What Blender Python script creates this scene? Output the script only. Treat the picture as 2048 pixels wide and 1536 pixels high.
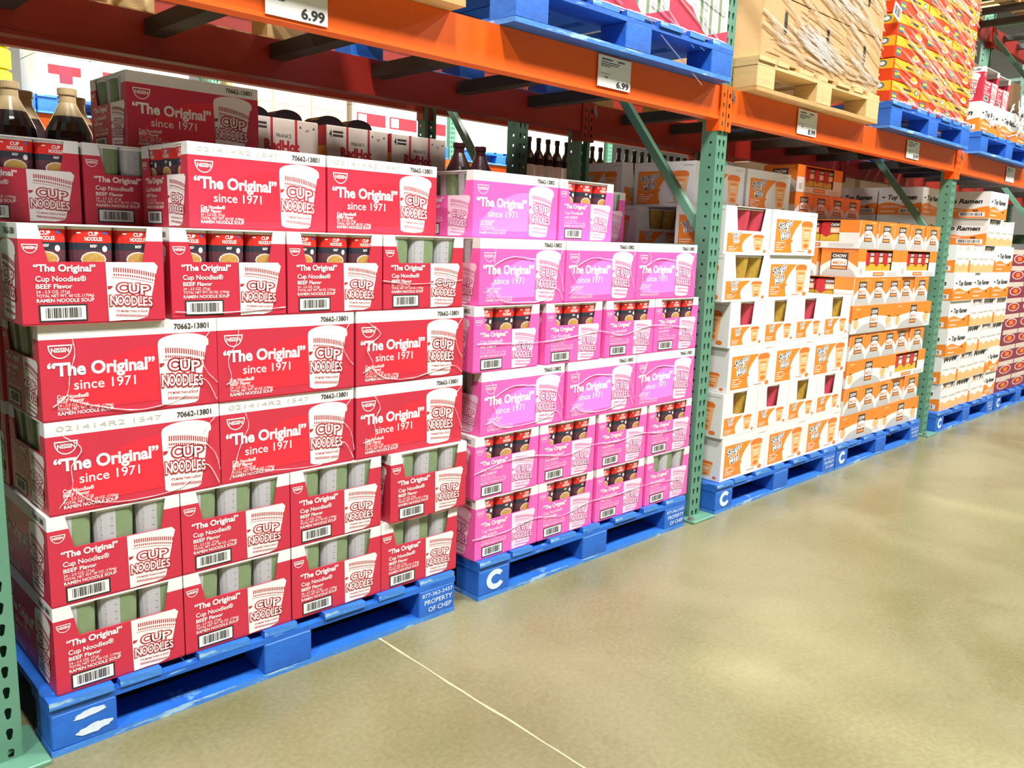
import bpy, math, random
from mathutils import Matrix, Vector
from mathutils.geometry import tessellate_polygon

for o in list(bpy.data.objects):
    bpy.data.objects.remove(o, do_unlink=True)
scene = bpy.context.scene
COL = scene.collection
random.seed(7)

# ------------------------------------------------------------------ camera
F_PX, YAW, PITCH, ROLL = 1665.91, 0.7727, 0.1737, 0.0344
CAM = Vector((-0.4777, -1.9757, 1.228))
fw = Vector((math.sin(YAW)*math.cos(PITCH), math.cos(YAW)*math.cos(PITCH), -math.sin(PITCH)))
rt = Vector((math.cos(YAW), -math.sin(YAW), 0)); up = rt.cross(fw)
rt, up = (math.cos(ROLL)*rt + math.sin(ROLL)*up), (-math.sin(ROLL)*rt + math.cos(ROLL)*up)
cd = bpy.data.cameras.new('camera'); cam = bpy.data.objects.new('camera', cd); COL.objects.link(cam)
cam.matrix_world = Matrix(((rt.x, up.x, -fw.x, CAM.x), (rt.y, up.y, -fw.y, CAM.y), (rt.z, up.z, -fw.z, CAM.z), (0, 0, 0, 1)))
cd.sensor_fit = 'HORIZONTAL'; cd.sensor_width = 36; cd.lens = 36*F_PX/2048; cd.clip_start = 0.02; cd.clip_end = 200
scene.camera = cam

# ------------------------------------------------------------------ world, lamps, exposure
w = bpy.data.worlds.new('world'); scene.world = w; w.use_nodes = True
bg = w.node_tree.nodes['Background']; bg.inputs[0].default_value = (1.0, 0.985, 0.96, 1); bg.inputs[1].default_value = 0.17
def ceiling_lamp(x, y, z, sx, sy, power):
    ld = bpy.data.lights.new('ceiling_lamp', 'AREA'); ld.shape = 'RECTANGLE'; ld.size = sx; ld.size_y = sy
    ld.energy = power; ld.color = (1.0, 0.985, 0.955)
    o = bpy.data.objects.new('ceiling_lamp', ld); o.location = (x, y, z); COL.objects.link(o)
for lx in (-4.0, 0.0, 4.0, 8.0, 12.0):
    ceiling_lamp(lx, -3.3, 7.0, 0.5, 1.3, 830)
for lx in (0.5, 4.5, 8.5):
    ceiling_lamp(lx, 3.6, 7.0, 0.5, 1.3, 1700)
vs = scene.view_settings
vs.view_transform = 'Standard'; vs.look = 'None'; vs.gamma = 1.0; vs.use_curve_mapping = False; vs.exposure = -0.45

# ------------------------------------------------------------------ helpers
def lin(c):
    c = c/255.0
    return c/12.92 if c <= 0.04045 else ((c+0.055)/1.055)**2.4
def rgb(r, g, b): return (lin(r), lin(g), lin(b), 1)
M = {}
def mat(name, col, rough=0.5, var=0.06, scale=14.0, metal=0.0, coat=0.0, bump=0.0, bscale=60.0, stretch=(1, 1, 1), alpha=1.0, spec=0.5):
    m = bpy.data.materials.new(name); m.use_nodes = True; nt = m.node_tree; b = nt.nodes['Principled BSDF']
    tc = nt.nodes.new('ShaderNodeTexCoord'); mp = nt.nodes.new('ShaderNodeMapping'); mp.inputs['Scale'].default_value = stretch
    nz = nt.nodes.new('ShaderNodeTexNoise'); nz.inputs['Scale'].default_value = scale; nz.inputs['Detail'].default_value = 4
    nt.links.new(tc.outputs['Object'], mp.inputs[0]); nt.links.new(mp.outputs[0], nz.inputs['Vector'])
    hs = nt.nodes.new('ShaderNodeMixRGB'); hs.inputs[1].default_value = tuple(min(1, c*(1-var)) for c in col[:3])+(1,)
    hs.inputs[2].default_value = tuple(min(1, c*(1+var)) for c in col[:3])+(1,)
    nt.links.new(nz.outputs['Fac'], hs.inputs[0]); nt.links.new(hs.outputs[0], b.inputs['Base Color'])
    b.inputs['Roughness'].default_value = rough; b.inputs['Metallic'].default_value = metal; b.inputs['Coat Weight'].default_value = coat
    b.inputs['Coat Roughness'].default_value = 0.2; b.inputs['Specular IOR Level'].default_value = spec; b.inputs['Alpha'].default_value = alpha
    if bump:
        n2 = nt.nodes.new('ShaderNodeTexNoise'); n2.inputs['Scale'].default_value = bscale; n2.inputs['Detail'].default_value = 5
        nt.links.new(mp.outputs[0], n2.inputs['Vector'])
        bp = nt.nodes.new('ShaderNodeBump'); bp.inputs['Strength'].default_value = bump; bp.inputs['Distance'].default_value = 0.004
        nt.links.new(n2.outputs['Fac'], bp.inputs['Height']); nt.links.new(bp.outputs[0], b.inputs['Normal'])
    M[name] = m; return m

mat('red', rgb(192, 44, 66), 0.42, .05, 6); mat('red_bright', rgb(222, 40, 58), 0.40, .04, 6); mat('red_ink', rgb(170, 44, 54), 0.5)
mat('pink', rgb(238, 96, 176), 0.42, .04, 6); mat('pink_bright', rgb(238, 128, 222), 0.40, .04, 6); mat('pink_ink', rgb(200, 104, 156), 0.5)
mat('white_card', rgb(224, 224, 221), 0.5, .03, 8); mat('white_ink', rgb(240, 236, 232), 0.5, .02); mat('pale_pink', rgb(238, 208, 224), 0.5, .02)
mat('cup_white', rgb(232, 226, 222), 0.45, .02); mat('black_ink', rgb(38, 34, 32), 0.6); mat('grey_ink', rgb(186, 182, 176), 0.6)
mat('cup_red', rgb(214, 44, 36), 0.35); mat('cup_navy', rgb(46, 48, 62), 0.4); mat('cup_plum', rgb(92, 52, 62), 0.4)
mat('noodle', rgb(188, 150, 78), 0.5, .5, 160); mat('cup_green', rgb(122, 142, 104), 0.4, .12, 40); mat('cup_label', rgb(178, 178, 182), 0.4, .05, 50)
mat('blue', rgb(32, 98, 196), 0.55, .22, 9, bump=.35, bscale=40); mat('blue_worn', rgb(92, 160, 214), 0.6, .3, 30, bump=.35); mat('blue_ink', rgb(206, 220, 232), 0.6, .18, 60)
def worn_paint(name, base, dark, worn, amount):
    m = M[name]; nt = m.node_tree; b = nt.nodes['Principled BSDF']; tc = nt.nodes['Texture Coordinate']
    def nz(sc, st):
        mp = nt.nodes.new('ShaderNodeMapping'); mp.inputs['Scale'].default_value = st; n = nt.nodes.new('ShaderNodeTexNoise'); n.inputs['Scale'].default_value = sc; n.inputs['Detail'].default_value = 8; n.inputs['Roughness'].default_value = .65
        nt.links.new(tc.outputs['Object'], mp.inputs[0]); nt.links.new(mp.outputs[0], n.inputs['Vector']); return n
    def ramp(src, p0, p1):
        r = nt.nodes.new('ShaderNodeValToRGB'); r.color_ramp.elements[0].position = p0; r.color_ramp.elements[1].position = p1; nt.links.new(src, r.inputs[0]); return r
    a = ramp(nz(5, (1, 1, 2)).outputs['Fac'], .35, .7); c = ramp(nz(11, (.5, .5, 3)).outputs['Fac'], amount, amount+.07)
    m1 = nt.nodes.new('ShaderNodeMixRGB'); m1.inputs[1].default_value = base; m1.inputs[2].default_value = dark; nt.links.new(a.outputs[0], m1.inputs[0])
    m2 = nt.nodes.new('ShaderNodeMixRGB'); m2.inputs[2].default_value = worn; nt.links.new(m1.outputs[0], m2.inputs[1]); nt.links.new(c.outputs[0], m2.inputs[0])
    nt.links.new(m2.outputs[0], b.inputs['Base Color'])
worn_paint('blue', rgb(36, 108, 204), rgb(28, 84, 172), rgb(118, 172, 220), .64); worn_paint('blue_worn', rgb(70, 136, 212), rgb(44, 108, 190), rgb(150, 190, 214), .54)
mat('wood', rgb(206, 176, 122), 0.6, .2, 8, bump=.3, bscale=30, stretch=(1, 1, 6)); mat('wood_end', rgb(188, 150, 92), 0.65, .2, 30)
mat('raw_wood', rgb(148, 118, 82), 0.7, .2, 20)
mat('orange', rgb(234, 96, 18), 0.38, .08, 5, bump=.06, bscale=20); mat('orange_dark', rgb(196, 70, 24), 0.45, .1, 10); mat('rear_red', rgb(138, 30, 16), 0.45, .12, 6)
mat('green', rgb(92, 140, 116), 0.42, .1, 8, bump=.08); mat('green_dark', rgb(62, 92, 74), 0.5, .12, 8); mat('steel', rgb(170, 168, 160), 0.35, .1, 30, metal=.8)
mat('dark_steel', rgb(52, 48, 45), 0.5, .15, 12)
mat('s_orange', rgb(236, 132, 36), 0.45, .05, 6); mat('s_deep', rgb(226, 116, 40), 0.45); mat('s_pale', rgb(240, 178, 118), 0.5)
mat('s_pack_pink', rgb(196, 66, 86), 0.3, .25, 40); mat('s_pack_yellow', rgb(186, 150, 58), 0.3, .45, 60)
mat('c_orange', rgb(238, 130, 40), 0.42, .06, 8); mat('c_grey', rgb(184, 182, 178), 0.45, .06, 40); mat('c_logo', rgb(64, 54, 48), 0.5)
mat('c_bar', rgb(196, 104, 56), 0.5); mat('pack_red', rgb(190, 38, 48), 0.28, .2, 40); mat('pack_yellow', rgb(206, 168, 50), 0.28, .3, 70)
mat('kraft', rgb(190, 150, 100), 0.6, .08, 10, stretch=(1, 1, 8)); mat('kraft_light', rgb(206, 176, 132), 0.55, .08, 10)
mat('u_yellow', rgb(240, 176, 36), 0.4, .06); mat('u_red', rgb(214, 66, 24), 0.4, .06); mat('u_teal', rgb(70, 120, 130), 0.4)
mat('jug_top', rgb(196, 172, 128), 0.25, .08, 20); mat('jug_liquid', rgb(52, 34, 32), 0.15, .1, 10, coat=.4); mat('jug_label', rgb(206, 150, 40), 0.4, .1)
mat('bottle_dark', rgb(24, 20, 22), 0.12, .1, coat=.5); mat('magenta_tray', rgb(128, 44, 66), 0.45)
mat('hot_white', rgb(206, 190, 176), 0.5, .03); mat('hot_red', rgb(176, 34, 46), 0.5); mat('hot_orange', rgb(206, 130, 36), 0.5)
mat('kraft_shade', rgb(126, 98, 68), 0.6, .08, 10); mat('jug_dark', rgb(58, 24, 32), 0.25, .1, 10); mat('yellow_bag', rgb(236, 226, 40), 0.35, .05); mat('tag_paper', rgb(228, 228, 226), 0.5, .02, spec=.2)  # stock-box kraft: the bay's shade is put into its darker brown
mat('rubber_white', rgb(226, 226, 226), 0.4)
mat('film', rgb(250, 248, 248), 0.12, .0, alpha=.75, spec=.9); mat('film_thin', rgb(250, 248, 246), 0.1, 0, alpha=.42, spec=1.0)

class MB:
    def __init__(s): s.v, s.f, s.m, s.mats = [], [], [], []
    def mi(s, name):
        if name not in s.mats: s.mats.append(name)
        return s.mats.index(name)
    def poly(s, pts, m):
        n = len(s.v); s.v += [tuple(p) for p in pts]; s.f.append(tuple(range(n, n+len(pts)))); s.m.append(s.mi(m))
    def faces(s, vs_, fs, m):
        n = len(s.v); k = s.mi(m); s.v += [tuple(p) for p in vs_]
        for f in fs: s.f.append(tuple(n+i for i in f)); s.m.append(k)
    def box(s, x0, x1, y0, y1, z0, z1, m, top=None, front=None):
        vs_ = [(x0, y0, z0), (x1, y0, z0), (x1, y1, z0), (x0, y1, z0), (x0, y0, z1), (x1, y0, z1), (x1, y1, z1), (x0, y1, z1)]
        n = len(s.v); s.v += vs_
        for f, mm in (((3, 2, 1, 0), m), ((4, 5, 6, 7), top or m), ((0, 1, 5, 4), front or m), ((1, 2, 6, 5), m), ((2, 3, 7, 6), m), ((3, 0, 4, 7), m)):
            s.f.append(tuple(n+i for i in f)); s.m.append(s.mi(mm))
    def rbox(s, x0, x1, y0, y1, z0, z1, m, c=.004, top=None):      # box with chamfered upright and top edges
        ring = lambda a, z: [(x0+c+a, y0+a, z), (x1-c-a, y0+a, z), (x1-a, y0+c+a, z), (x1-a, y1-c-a, z), (x1-c-a, y1-a, z), (x0+c+a, y1-a, z), (x0+a, y1-c-a, z), (x0+a, y0+c+a, z)]
        n = len(s.v); s.v += ring(0, z0)+ring(0, z1-c)+ring(c, z1); k = s.mi(m)
        for r in range(2):
            for i in range(8):
                j = (i+1) % 8; s.f.append((n+r*8+i, n+r*8+j, n+r*8+8+j, n+r*8+8+i)); s.m.append(k)
        s.f.append(tuple(n+16+i for i in range(8))); s.m.append(s.mi(top or m)); s.f.append(tuple(n+7-i for i in range(8))); s.m.append(k)
    def slab(s, pts, fn, e0, e1, m):          # 2D outline pts given thickness between offsets e0 and e1 of a face mapping
        k = len(pts); n = len(s.v); i_m = s.mi(m)
        s.v += [fn(u, v, e1) for u, v in pts]+[fn(u, v, e0) for u, v in pts]
        s.f.append(tuple(range(n, n+k))); s.m.append(i_m); s.f.append(tuple(range(n+2*k-1, n+k-1, -1))); s.m.append(i_m)
        for i in range(k):
            j = (i+1) % k; s.f.append((n+i, n+k+i, n+k+j, n+j)); s.m.append(i_m)
    def lathe(s, prof, m, seg=20, cx=0, cy=0, split=None, sq=None):         # prof: (radius, z, material)
        n = len(s.v)
        for r, z, *_ in prof:
            for i in range(seg):
                a = 2*math.pi*i/seg; q_ = 1 if not sq else (abs(math.sin(a))**sq+abs(math.cos(a))**sq)**(-1/sq); s.v.append((cx+r*q_*math.sin(a), cy-r*q_*math.cos(a), z))
        for q in range(len(prof)-1):
            mm = prof[q][2] if len(prof[q]) > 2 else m
            for i in range(seg):
                j = (i+1) % seg
                m2 = mm if not (split and isinstance(mm, tuple)) else mm[0]
                if isinstance(mm, tuple): m2 = mm[0] if ((i+seg//2) % seg) >= seg//2 else mm[1]
                s.f.append((n+q*seg+i, n+q*seg+j, n+(q+1)*seg+j, n+(q+1)*seg+i)); s.m.append(s.mi(m2))
        l = len(prof)-1; mm = prof[l][2] if len(prof[l]) > 2 else m
        if isinstance(mm, tuple): mm = mm[0]
        s.f.append(tuple(n+l*seg+i for i in range(seg))); s.m.append(s.mi(mm))
        s.f.append(tuple(n+seg-1-i for i in range(seg))); s.m.append(s.mi(mm))
    def tube(s, path, r, m, seg=6):
        n = len(s.v); k = s.mi(m); P = [Vector(p) for p in path]
        for i, p in enumerate(P):
            d = (P[min(i+1, len(P)-1)]-P[max(i-1, 0)]).normalized()
            a = d.cross(Vector((0, 0, 1)))
            if a.length < .1: a = d.cross(Vector((0, 1, 0)))
            a.normalize(); b = d.cross(a)
            rr = r[i] if isinstance(r, (list, tuple)) else r
            for q in range(seg):
                t = 2*math.pi*q/seg; s.v.append(tuple(p+rr*(math.cos(t)*a+math.sin(t)*b)))
        for i in range(len(P)-1):
            for q in range(seg):
                j = (q+1) % seg; s.f.append((n+i*seg+q, n+i*seg+j, n+(i+1)*seg+j, n+(i+1)*seg+q)); s.m.append(k)
        s.f.append(tuple(n+seg-1-q for q in range(seg))); s.m.append(k)
        s.f.append(tuple(n+(len(P)-1)*seg+q for q in range(seg))); s.m.append(k)
    def mesh(s, name):
        me = bpy.data.meshes.new(name); me.from_pydata(s.v, [], s.f)
        for nm in s.mats: me.materials.append(M[nm])
        me.polygons.foreach_set('material_index', s.m); me.update(); return me

def obj(name, me, parent=None, loc=(0, 0, 0), rz=0.0):
    if isinstance(me, MB): me = me.mesh(name)
    o = bpy.data.objects.new(name, me); COL.objects.link(o); o.location = loc; o.rotation_euler = (0, 0, rz)
    if parent: o.parent = parent
    return o
def tag(o, label, cat, group=None, kind=None):
    o['label'] = label; o['category'] = cat
    if group: o['group'] = group
    if kind: o['kind'] = kind
    return o
def thing(name, label, cat, loc=(0, 0, 0), rz=0.0, group=None):
    o = bpy.data.objects.new(name, None); COL.objects.link(o); o.location = loc; o.rotation_euler = (0, 0, rz); o.empty_display_size = .05
    return tag(o, label, cat, group)
def put(kit, name, label, cat, loc, rz=0.0, group=None):           # kit: list of (part name, mesh, [sub-kit])
    t = thing(name, label, cat, loc, rz, group)
    for p in kit:
        c = obj(p[0], p[1], t)
        for q in (p[2] if len(p) > 2 else []): obj(q[0], q[1], c)
    return t

# ---- lettering
_tc = {}
def glyphs(s, bold=0.0, shear=0.0):
    key = (s, bold, shear)
    if key not in _tc:
        cu = bpy.data.curves.new('lettering', 'FONT'); cu.body = s; cu.size = 1; cu.offset = bold; cu.resolution_u = 3; cu.shear = shear; cu.fill_mode = 'FRONT'
        to = bpy.data.objects.new('lettering', cu); COL.objects.link(to)
        me = bpy.data.meshes.new_from_object(to)
        vv = [(v.co.x, v.co.y) for v in me.vertices]; ff = [tuple(p.vertices) for p in me.polygons]
        bpy.data.objects.remove(to, do_unlink=True); bpy.data.curves.remove(cu); bpy.data.meshes.remove(me)
        if not vv: vv = [(0, 0)]
        xs = [p[0] for p in vv]; ys = [p[1] for p in vv]
        _tc[key] = (vv, ff, min(xs), max(xs), min(ys), max(ys))
    return _tc[key]
def text(mb, s, fn, u0, u1, v, m, e=.0008, bold=.012, h=None, shear=0.0, rot=0.0):
    """string fitted between u0 and u1 with its baseline at v; h = capital height (else natural)"""
    vv, ff, a, b, c, d = glyphs(s, bold, shear)
    k = (u1-u0)/(b-a); kv = k if h is None else h/0.72
    cr, sr = math.cos(rot), math.sin(rot)
    def tr(p):
        x, y = (p[0]-a)*k, p[1]*kv
        return fn(u0+x*cr-y*sr, v+x*sr+y*cr, e)
    mb.faces([tr(p) for p in vv], ff, m)
SERIF = {'U': ((.13, 1), (.87, 1)), 'P': ((.13, 1), (.13, 0)), 'N': ((.13, 1), (.13, 0), (.87, 1)), 'D': ((.13, 1), (.13, 0)), 'L': ((.13, 1), (.13, 0)), 'E': ((.13, 1), (.13, 0))}
def fat_letters(mb, s, fn, spots, m_out, m_in, e):
    """display capitals with an outline: spots = (u, v, width, height) per letter"""
    for ch, (u, v, wd, ht) in zip(s, spots):
        a0 = glyphs(ch, 0)
        for bold, m, ee, g in ((.115, m_out, e, .16), (.012, m_in, e+.0004, .0)):
            vv, ff, *_ = glyphs(ch, bold)
            tr = lambda p: fn(u+(p[0]-a0[2])/(a0[3]-a0[2])*wd, v+(p[1]-a0[4])/(a0[5]-a0[4])*ht, ee)
            mb.faces([tr(p) for p in vv], ff, m)
            for sx, sy in SERIF.get(ch, ()):
                cx, cy = u+sx*wd, v+sy*ht; hw, hh = wd*(.20+g*.4), ht*(.04+g*.32)
                mb.poly([fn(cx-hw, cy-hh, ee+.0001), fn(cx+hw, cy-hh, ee+.0001), fn(cx+hw, cy+hh, ee+.0001), fn(cx-hw, cy+hh, ee+.0001)], m)
def rect(mb, fn, u0, u1, v0, v1, m, e): mb.poly([fn(u0, v0, e), fn(u1, v0, e), fn(u1, v1, e), fn(u0, v1, e)], m)
def pol(mb, fn, pts, m, e): mb.poly([fn(u, v, e) for u, v in pts], m)
def ell(cu, cv, a, b, n=24, t0=0, t1=2*math.pi): return [(cu+a*math.cos(t0+(t1-t0)*i/n), cv+b*math.sin(t0+(t1-t0)*i/n)) for i in range(n+(0 if t1-t0 > 6.2 else 1))]
def ring(mb, fn, outer, inner, m, e):
    n = len(outer)
    for i in range(n-1): mb.poly([fn(*outer[i], e), fn(*outer[i+1], e), fn(*inner[i+1], e), fn(*inner[i], e)], m)
def sides(W, D):        # printing planes of a box centred on x,y with its base at 0
    return {'front': lambda u, v, e: (u-W/2, -D/2-e, v), 'back': lambda u, v, e: (W/2-u, D/2+e, v),
            'left': lambda u, v, e: (-W/2-e, D/2-u, v), 'right': lambda u, v, e: (W/2+e, u-D/2, v)}
def bars(mb, fn, u0, u1, v0, v1, e, n=26, seed=3, m='black_ink'):
    r = random.Random(seed); x = u0; st = (u1-u0)/n
    while x < u1-st*.4:
        wd = st*r.choice((.35, .5, .9)); rect(mb, fn, x, min(u1, x+wd), v0, v1, m, e); x += wd+st*r.choice((.35, .5, .8))
def ordinal(i, n):
    if n == 1: return 'only one'
    if i == 0: return 'leftmost'
    if i == n-1: return 'rightmost'
    return ('second', 'third', 'fourth', 'fifth', 'sixth')[i-1]+' from left'
LAYER = ('bottom', 'second', 'third', 'fourth', 'fifth', 'sixth', 'seventh', 'eighth', 'ninth', 'tenth')

# ------------------------------------------------------------------ floor
def floor_material():
    m = bpy.data.materials.new('polished_concrete'); m.use_nodes = True; nt = m.node_tree; b = nt.nodes['Principled BSDF']
    tc = nt.nodes.new('ShaderNodeTexCoord')
    def nz(sc, det, dist=0):
        n = nt.nodes.new('ShaderNodeTexNoise'); n.inputs['Scale'].default_value = sc; n.inputs['Detail'].default_value = det; n.inputs['Distortion'].default_value = dist
        nt.links.new(tc.outputs['Object'], n.inputs['Vector']); return n
    def ramp(src, stops):
        r = nt.nodes.new('ShaderNodeValToRGB'); e = r.color_ramp.elements
        e[0].position, e[0].color = stops[0]; e[1].position, e[1].color = stops[1]
        nt.links.new(src, r.inputs[0]); return r
    a = nz(1.3, 6, .6); r1 = ramp(a.outputs['Fac'], ((.32, rgb(112, 108, 72)), (.68, rgb(136, 131, 98))))
    c = nz(70, 3); r2 = ramp(c.outputs['Fac'], ((.35, (.82, .82, .82, 1)), (.7, (1.04, 1.04, 1.04, 1))))
    mx = nt.nodes.new('ShaderNodeMixRGB'); mx.blend_type = 'MULTIPLY'; mx.inputs[0].default_value = .8
    nt.links.new(r1.outputs[0], mx.inputs[1]); nt.links.new(r2.outputs[0], mx.inputs[2])
    d = nz(4.5, 7, 1.2); r3 = ramp(d.outputs['Fac'], ((.28, rgb(126, 112, 84)), (.40, (1, 1, 1, 1))))
    m2 = nt.nodes.new('ShaderNodeMixRGB'); m2.blend_type = 'MULTIPLY'; m2.inputs[0].default_value = .12
    nt.links.new(mx.outputs[0], m2.inputs[1]); nt.links.new(r3.outputs[0], m2.inputs[2]); nt.links.new(m2.outputs[0], b.inputs['Base Color'])
    rr = ramp(a.outputs['Fac'], ((.3, (.20, .20, .20, 1)), (.7, (.32, .32, .32, 1)))); nt.links.new(rr.outputs[0], b.inputs['Roughness'])
    bp = nt.nodes.new('ShaderNodeBump'); bp.inputs['Strength'].default_value = .05; bp.inputs['Distance'].default_value = .01
    nt.links.new(c.outputs['Fac'], bp.inputs['Height']); nt.links.new(bp.outputs[0], b.inputs['Normal'])
    M['concrete'] = m
floor_material(); mat('joint_fill', rgb(178, 168, 138), .7, .3, 60)
mb = MB(); mb.box(-8, 22, -9, 14, -.2, 0, 'concrete'); fl = obj('floor', mb); tag(fl, 'polished olive-beige concrete warehouse floor with a sealed joint', 'floor', kind='structure')
mb = MB(); r = random.Random(5); y = -7.0; pts = []
while y < .05:
    pts.append((.914+r.uniform(-.003, .003), y, r.uniform(.0022, .005))); y += .06
for (x0, y0, w0), (x1, y1, w1) in zip(pts, pts[1:]):
    mb.poly([(x0-w0, y0, .0007), (x0+w0, y0, .0007), (x1+w1, y1, .0007), (x1-w1, y1, .0007)], 'joint_fill')
obj('floor_joint', mb, fl)

mat('wall_panel', rgb(150, 148, 142), .7, .06, 3)
for nm, bx in (('wall_right', (21.9, 22.1, -9, 14, 0, 9)), ('wall_back', (-8, 22.1, 13.9, 14.1, 0, 9))):
    mb = MB(); mb.box(*bx, 'wall_panel'); tag(obj(nm, mb), 'plain grey warehouse wall far behind the racks' if nm == 'wall_back' else 'plain grey warehouse wall at the far end of the aisle', 'wall', kind='structure')

# ------------------------------------------------------------------ rack
BAY = 2.76; UPX = [-0.128+BAY*i for i in range(5)]; UW = .079; ZB, ZT = 1.743, 1.876
FY0, FY1 = .04, .88           # rack depth, aisle row
def hole_face(w_, pitch, holes, n):      # strip of n cells with punched holes -> verts (u, v), faces
    outer = [(0, 0), (w_, 0), (w_, pitch), (0, pitch)]; loops = [[Vector((x, y, 0)) for x, y in outer]]+[[Vector((x, y, 0)) for x, y in h] for h in holes]
    flat = [p for l in loops for p in l]; tri = tessellate_polygon(loops)
    V, Fc = [], []
    for i in range(n):
        b = len(V); V += [(p.x, p.y+i*pitch) for p in flat]; Fc += [(b+t[0], b+t[1], b+t[2]) for t in tri]
    return V, Fc
def tear(cx, cy, s): return [(cx+.5*s*math.cos(t)*1.0, cy+.006+.5*s*math.sin(t)) for t in [math.radians(a) for a in (0, 36, 72, 108, 144, 180)]]+[(cx-.28*s, cy-.013), (cx, cy-.0165), (cx+.28*s, cy-.013)]
def post_mesh(h, m, front_out=True):
    mb = MB(); n = int(h/.0508); d = .07
    V, Fc = hole_face(UW, .0508, [tear(.024, .0254, .015), tear(.055, .0254, .015)], n)
    mb.faces([(u, 0, v) for u, v in V], Fc, m)
    sq = lambda c: [(c-.0055, .020), (c+.0055, .020), (c+.0055, .031), (c-.0055, .031)]
    V, Fc = hole_face(d, .0508, [sq(.026)], n)
    mb.faces([(0, u, v) for u, v in V], Fc, m); mb.faces([(UW, u, v) for u, v in V], Fc, m)
    mb.box(0, .02, d, d+.002, 0, n*.0508, m); mb.box(UW-.02, UW, d, d+.002, 0, n*.0508, m)
    me = mb.mesh('post'); return me
def with_thickness(o, t=.0025):
    md = o.modifiers.new('sheet', 'SOLIDIFY'); md.thickness = t; md.offset = 0
POST = {}
def upright_frame(x, y0, y1, h, label, m='green', group=None, flip=False):
    t = thing('rack_upright_frame', label, 'rack frame', (x, y0, 0), 0, group)
    key = (h, m)
    if key not in POST: POST[key] = post_mesh(h, m)
    p = obj('post', POST[key], t); with_thickness(p)
    q = obj('post', POST[key], t, (UW, y1-y0, 0), math.pi); with_thickness(q)
    for yy in (0, y1-y0-.10):
        b = MB(); b.rbox(-.045, UW+.045, -.06+(.03 if yy else 0), .13+(0 if yy else 0), 0.001, .012, m, .003)
        bo = obj('base_plate', b, t, (0, yy, 0))
        c = MB(); c.lathe([(.016, .012, 'steel'), (.016, .016, 'steel'), (.011, .016, 'steel'), (.011, .026, 'steel')], 'steel', 8, -.026, -.03+(.06 if yy else 0)); obj('anchor_bolt', c, bo)
    z = .18; k = 0; D = y1-y0; bx = UW/2
    while z < h-.5:
        b = MB(); b.box(bx-.016, bx+.016, .06, D-.06, z-.018, z+.018, m); obj('horizontal_brace', b, t)
        z2 = min(z+1.03, h-.1); ya, yb = (.065, D-.065)
        b = MB(); d = Vector((0, yb-ya, (z2-.06)-(z+.06))).normalized(); nn = Vector((0, -d.z, d.y))*.018
        pts = []
        for s_ in (-1, 1):
            for (yy, zz) in ((ya, z+.07), (yb, z2-.07)):
                pts.append((bx+s_*.016, yy, zz))
        vs_ = []
        for xx in (bx-.016, bx+.016):
            for (yy, zz) in ((ya, z+.07), (yb, z2-.07)):
                vs_ += [(xx, yy+nn.y, zz+nn.z), (xx, yy-nn.y, zz-nn.z)]
        b.faces(vs_, [(0, 1, 3, 2), (4, 6, 7, 5), (0, 2, 6, 4), (1, 5, 7, 3), (0, 4, 5, 1), (2, 3, 7, 6)], m); obj('diagonal_brace', b, t)
        z = z2; k += 1
    return t
FR_LAB = ['green perforated rack upright at the left edge beside the red stack', 'green perforated rack upright between the pink stack and the white soup stack',
          'green perforated rack upright between the chow mein stack and the ramen stack', 'green rack upright at the far right beyond the ramen pallets', 'green rack upright farthest along the aisle']
for i, x in enumerate(UPX): upright_frame(x, FY0, FY1, 4.6, FR_LAB[i], 'green', 'aisle row upright frames')

def beam_mesh(L, m, h):
    mb = MB()      # step beam: upper box plus lower lip
    mb.box(0, L, 0, .045, 0.012, h, m); mb.box(0, L, -.004, .049, 0, .012, m)
    return mb.mesh('beam_rail')
def conn_mesh(m, h, sgn):
    mb = MB(); V, Fc = hole_face(.036, h+.05, [[(.012, a), (.024, a), (.024, a+.018), (.012, a+.018)] for a in (.02, .055, .095, .135)], 1)
    mb.faces([(u*sgn, -.004, v-.045) for u, v in V], Fc, m)
    mb.box(min(0, -.004*sgn), max(0, -.004*sgn), -.004, .06, -.045, h+.005, m)
    return mb.mesh('end_connector')
BM = {}
def rack_beam(x0, x1, yf, zb, label, m='orange', h=ZT-ZB, face=-1, group=None):
    L = x1-x0; key = (round(L, 3), m, h)
    if key not in BM: BM[key] = (beam_mesh(L, m, h), conn_mesh(m, h, 1), conn_mesh(m, h, -1))
    t = thing('rack_beam', label, 'beam', (x0, yf, zb), 0 if face < 0 else 0, group)
    a, b, c = BM[key]; obj('beam_rail', a, t, (0, 0, 0)); q = obj('end_connector', b, t, (L, -.003, 0)); with_thickness(q); q = obj('end_connector', c, t, (0, -.003, 0)); with_thickness(q)
    lk = MB(); lk.box(-.005, .008, -.012, -.006, h-.045, h-.006, 'steel'); lk.box(.004, .012, -.016, -.006, h-.06, h-.03, 'steel'); obj('locking_clip', lk, t)
    return t
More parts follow.
